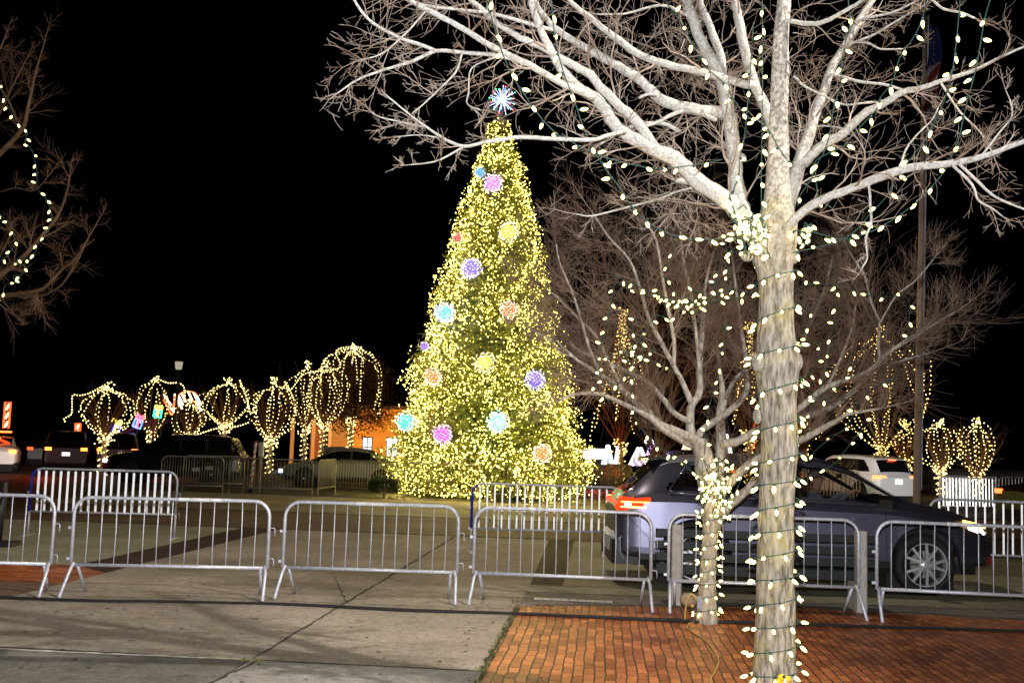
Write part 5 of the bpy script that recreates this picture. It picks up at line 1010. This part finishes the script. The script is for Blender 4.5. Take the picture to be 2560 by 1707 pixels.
def v1x(t,T,section):
    chrome=mat('chrome_trim',(.75,.75,.77),.15,.95)
    def surf(x,k,off=.004): s=section(x); return V((x,-(s[k][0]+off),s[k][1]))
    b=MB(); b.tube([surf(x,6,.0)+V((0,-.004,.018)) for x in [.75+i*.1 for i in range(29)]],.007,5); b.tube([surf(x,7,.002)-V((0,-.0,.012)) for x in [.95+i*.1 for i in range(26)]],.007,5)
    b.tube([surf(.75,6,0)+V((0,-.004,.018)),V((.66,-.885,1.225)),surf(.95,7,.002)],.009,5); b.build('window_trim',chrome,t,smooth=True)
    b=MB(); b.tube([V((1.5+i*.2,-.985,.425)) for i in range(10)],.009,5); b.build('sill_trim',chrome,t)
    b=MB()
    for xx in(1.32,2.36,3.42):
        b.tube([surf(xx,k,.001) for k in(1,2,3,4,5,6)],.004,4)
    b.tube([(.42,-.945,.42),(.40,-.95,.62),(.12,-.88,.90)],.004,4); b.build('panel_gaps','black',t)
    for xx in(2.2,3.2):
        b=MB(); b.bar((xx-.02,-.992,.93),(xx-.2,-.994,.945),.035,.03,up=(0,0,1)); b.build('door_handle',paint_grey,t)
    b=MB(); b.box((3.40,-1.06,1.13),(.15,.20,.13),bev=.04); b.bar((3.42,-.90,1.09),(3.42,-1.0,1.10),.05,.05); b.build('wing_mirror','plastic',t)
    b=MB(); b.box((3.40,-1.06,1.072),(.16,.21,.012)); b.build('mirror_trim',chrome,t)
    b=MB(); b.bar((.42,-.0,1.605),(.66,-.0,1.655),1.22,.035,up=(0,0,1)); b.build('spoiler',paint_black,t)
    b=MB(); b.box((.35,0,.42),(.8,1.62,.30),bev=.05); b.build('bumper_lower','plastic',t)
    b=MB(); N=24; ys=[-.84+1.68*i/N for i in range(N+1)]; xf=lambda y:-.07+.13*abs(y/.84)**3.2
    for za,zb_,o1,o2 in((.33,.42,.05,.0),(.42,.60,.0,-.01),(.60,.66,-.01,.05)):
        k0=len(b.v); b.v+=[(xf(y)+o1,y,za) for y in ys]+[(xf(y)+o2,y,zb_) for y in ys]; 
        for i in range(N): b.f.append((k0+i,k0+i+1,k0+N+2+i,k0+N+1+i)); b.m.append(0)
    b.build('rear_bumper',mat('bumper_bright',(.8,.86,.95),.5,.3),t,smooth=True)  # bumper coloured pale to stand for light from a car behind
    b=MB(); b.box((-.02,.3,.27),(.12,.10,.06)); b.build('exhaust',mat('exhaust_metal',(.3,.3,.3),.3,.9),t)
    b=MB(); b.box((.012,0,1.04),(.03,1.36,.03)); b.build('tail_light_bar',emi('tail_bar',(1,.05,.02),4),t)
    for z_,ln,m_ in((1.065,.26,(1,.16,.04)),(1.0,.22,(1,.30,.10))):
        for s in(-1,1): b=MB(); b.tube([(.045,s*.865,z_),(.14,s*.915,z_),(.14+ln,s*.965,z_+.003)],.010,5); b.build('tail_light_strip',emi('strip_hot',m_,9),t)
    b=MB(); b.ball((.13,-.895,1.035),.045,0,12,8,(1,.4,.9)); b.build('indicator',emi('amber_hot',(1,.72,.25),12),t,smooth=True)
    # front: dark grille, lamps, lower intake
    b=MB(); b.box((4.87,0,.62),(.07,1.1,.30),bev=.03); b.build('grille','plastic',t)
    b=MB(); b.box((4.80,-.60,.44),(.12,.22,.10)); b.box((4.80,.60,.44),(.12,.22,.10)); b.build('lower_intake',mat('red_reflect',(.3,.01,.01),.2),t)  # red reflections at the nose, painted as the intakes' colour
    for s in(-1,1): b=MB(); b.tube([(4.42,s*.93,.95),(4.60,s*.885,.915),(4.74,s*.81,.87)],.016,6); b.build('indicator_strip',emi('amber',(1,.45,.08),7),t)
v1=car('crossover_car','slate grey crossover with driver, passing behind the bench and barriers',CROSS,(1.42,14.28,0),0,paint_grey,gl,.03,
  tl=lambda x,y,z,j,g0: x<.42 and .955<z<1.115 and y>.45 and z-.955>(x-.1)*.35-.0,
  hl=lambda x,y,z,j,g0: x>4.50 and .75+(4.9-x)*.22<z<.87+(4.9-x)*.16 and y>.42,rear=(1,.03,.005,3.2),front=(1,.96,.9,4.5),interior=True,extra=v1x)
# driver
dr=thing('person','driver in a grey sleeve holding the steering wheel of the grey crossover','person',(4.36,14.66,.75))
sk=[((0,0,0),.14),((.0,0,.14),.13),((-.05,0,.30),.15),((-.05,0,.42),.12),((-.03,0,.50),.055),((-.01,0,.58),.085),((.0,0,.66),.092),((-.005,0,.72),.075),
    ((-.04,-.19,.40),.06),((.10,-.25,.22),.045),((.34,-.20,.44),.034),((.45,-.18,.50),.03),((-.04,.19,.40),.06),((.10,.25,.22),.045),((.34,.17,.42),.034),((.45,.15,.48),.03),
    ((.35,-.1,-.0),.085),((.55,-.1,-.28),.06),((.35,.1,-.0),.085),((.55,.1,-.28),.06)]
ed=[(0,1),(1,2),(2,3),(3,4),(4,5),(5,6),(6,7),(3,8),(8,9),(9,10),(10,11),(3,12),(12,13),(13,14),(14,15),(0,16),(16,17),(0,18),(18,19)]
for bi in(11,15):
    s=-1 if bi==11 else 1; bx_=V(sk[bi][0])
    for k in range(4):
        a=len(sk); q=bx_+V((.045,(-.03+.02*k),.02-.004*k)); sk.append((tuple(q),.010)); sk.append((tuple(q+V((.028-.003*abs(k-1),.002,-.012))),.009)); sk.append((tuple(q+V((.030,.0,-.038))),.008)); ed+=[(bi,a),(a,a+1),(a+1,a+2)]
    a=len(sk); q=bx_+V((.015,-s*.035,.015)); sk.append((tuple(q),.011)); sk.append((tuple(q+V((.025,-s*.008,.01))),.009)); ed+=[(bi,a),(a,a+1)]
me=bpy.data.meshes.new('body'); me.from_pydata([s[0] for s in sk],ed,[]); skin=mat('skin',(.6,.36,.26),.6); cloth=mat('grey_sleeve',(.22,.27,.31),.9)
bo=bpy.data.objects.new('body',me); COL.objects.link(bo); bo.parent=dr; md=bo.modifiers.new('s','SKIN'); me.skin_vertices.new() if not me.skin_vertices else None
for i,(p,r) in enumerate(sk): me.skin_vertices[0].data[i].radius=(r,r)
me.skin_vertices[0].data[0].use_root=True; md.use_smooth_shade=True; ss=bo.modifiers.new('u','SUBSURF'); ss.levels=2; ss.render_levels=2
dg=bpy.context.evaluated_depsgraph_get(); m2=bpy.data.meshes.new_from_object(bo.evaluated_get(dg)); bo.modifiers.clear(); bo.data=m2; m2.materials.clear(); m2.materials.append(cloth); m2.materials.append(skin)
for f in m2.polygons:
    c=f.center; f.material_index=1 if (c.z>.47 or c.x>.40 and c.z>.3) else 0
b=MB(); b.ball((-.03,0,.70),.098,0,14,10,(1,.92,.85)); b.build('hair',mat('hair_grey',(.18,.15,.13),.8),dr,smooth=True)
b=MB(); b.octa((.095,0,.645),.022); b.build('nose',skin,dr); b=MB(); b.octa((.083,.03,.668),.010); b.octa((.083,-.03,.668),.010); b.build('eyes','plastic',dr); b=MB(); b.box((.082,0,.612),(.01,.045,.008)); b.build('mouth',mat('lips',(.3,.1,.09),.5),dr)
b=MB(); b.ball((0,-.088,.65),.022,0,8,6,(1,.4,1.3)); b.ball((0,.088,.65),.022,0,8,6,(1,.4,1.3)); b.build('ears',skin,dr)
# white SUV seen from behind, heading away to the left
wp=G(2215,1240); pz=P(2235,1239,42)
car('white_suv','white sport utility car with lit tail lights beyond the grey crossover',SUV,(P(2234,1240,37).x,36.5,0),math.radians(113),paint_white,gd,.045,tl=lambda x,y,z,j,g0:x<.28 and .93<z<1.07 and y>.50,rear=(1,.12,.04,7),plate=.86,stop=True,cat='suv')
lamp('car_fill_spot','SPOT',(P(2330,1200,24).x-1.,24.,.8),5200,(1,.98,.95),.1,aim=(P(2260,1200,40).x,40,.75),spot=34,blend=.7)  # added spot to brighten the white SUV, no vehicle carries it
car('white_car','white sedan with lit rear bumper cut by the left edge',SEDAN,(P(12,1175,42).x,41.,0),math.radians(114),paint_white,gd,.09,rear=(1,.22,.03,8),plate=.62,stop=True)
b=MB(); b.box((0,0,0),(.5,.1,.07)); o=b.build('roof_beacon',emi('beacon',(1,.1,.02),8),None,loc=P(13,1079,42.5)); tag(o,'red glowing light bar above the white car at the left edge','light bar')
lamp('car_fill_spot','SPOT',(P(10,1150,30).x,30,.7),2600,(1,.92,.8),.1,aim=(P(0,1150,41).x,41,.6),spot=14,blend=.5)  # added spot to brighten the white sedan's rear, no vehicle carries it
car('dark_pickup','dark vehicle with two orange tail lights behind the left barriers',SUV,(P(187,1160,46).x,45.,0),math.radians(112),paint_dark,gd,.12,rear=(1,.16,.02,9),plate=.75,cat='suv')
car('dark_suv','dark vehicle with red tail lights beside the second lit tree\'s trunk',SUV,(P(312,1165,47).x,46.,0),math.radians(112),paint_dark,gd,.12,rear=(1,.13,.02,9),cat='suv')
car('dark_sedan','dark low car with reflections left of the orange-lit pickup',SEDAN,(P(110,1160,50).x,50.,0),math.radians(112),paint_dark,gd,.12,rear=(1,.08,.02,3))
car('black_suv','big black car with bright headlights facing left behind the ring barriers',SUV,(P(620,1200,38).x,37.5,0),math.radians(183),paint_black,gd,.09,rear=None,front=(1,.97,.95,9),cat='suv')
car('silver_car','silver car nosing left behind the barriers and the dark bush',SEDAN,(P(1030,1215,38.5).x,38.,0),math.radians(182),paint_silver,gd,.09,rear=None,front=(.85,.93,1,5))
car('red_edge_car','dark car with a lit red tail light at the right edge',SEDAN,(P(2542,1250,29).x,29.,0),math.radians(20),paint_dark,gd,.12,rear=(1,.12,.03,5))
t=car('white_van','van with a bright white rear pane just right of the fir',SUV,(P(1482,1185,47).x,46.,0),math.radians(90),paint_dark,gd,.12,rear=(1,.06,.02,6),cat='van',extra=lambda t,T,s:MB.build((lambda b:(b.box((.16,0,1.45),(.06,1.0,.45)),b)[1])(MB()),'rear_panel',emi('van_panel',(1,1,1),2.4),t),stop=True)
car('pale_roof_car','dark car with a red roof-level light behind the small tree\'s trunk',SUV,(P(1790,1180,42).x,42.,0),math.radians(110),paint_dark,gd,.12,rear=(1,.08,.02,7),stop=True,cat='suv')
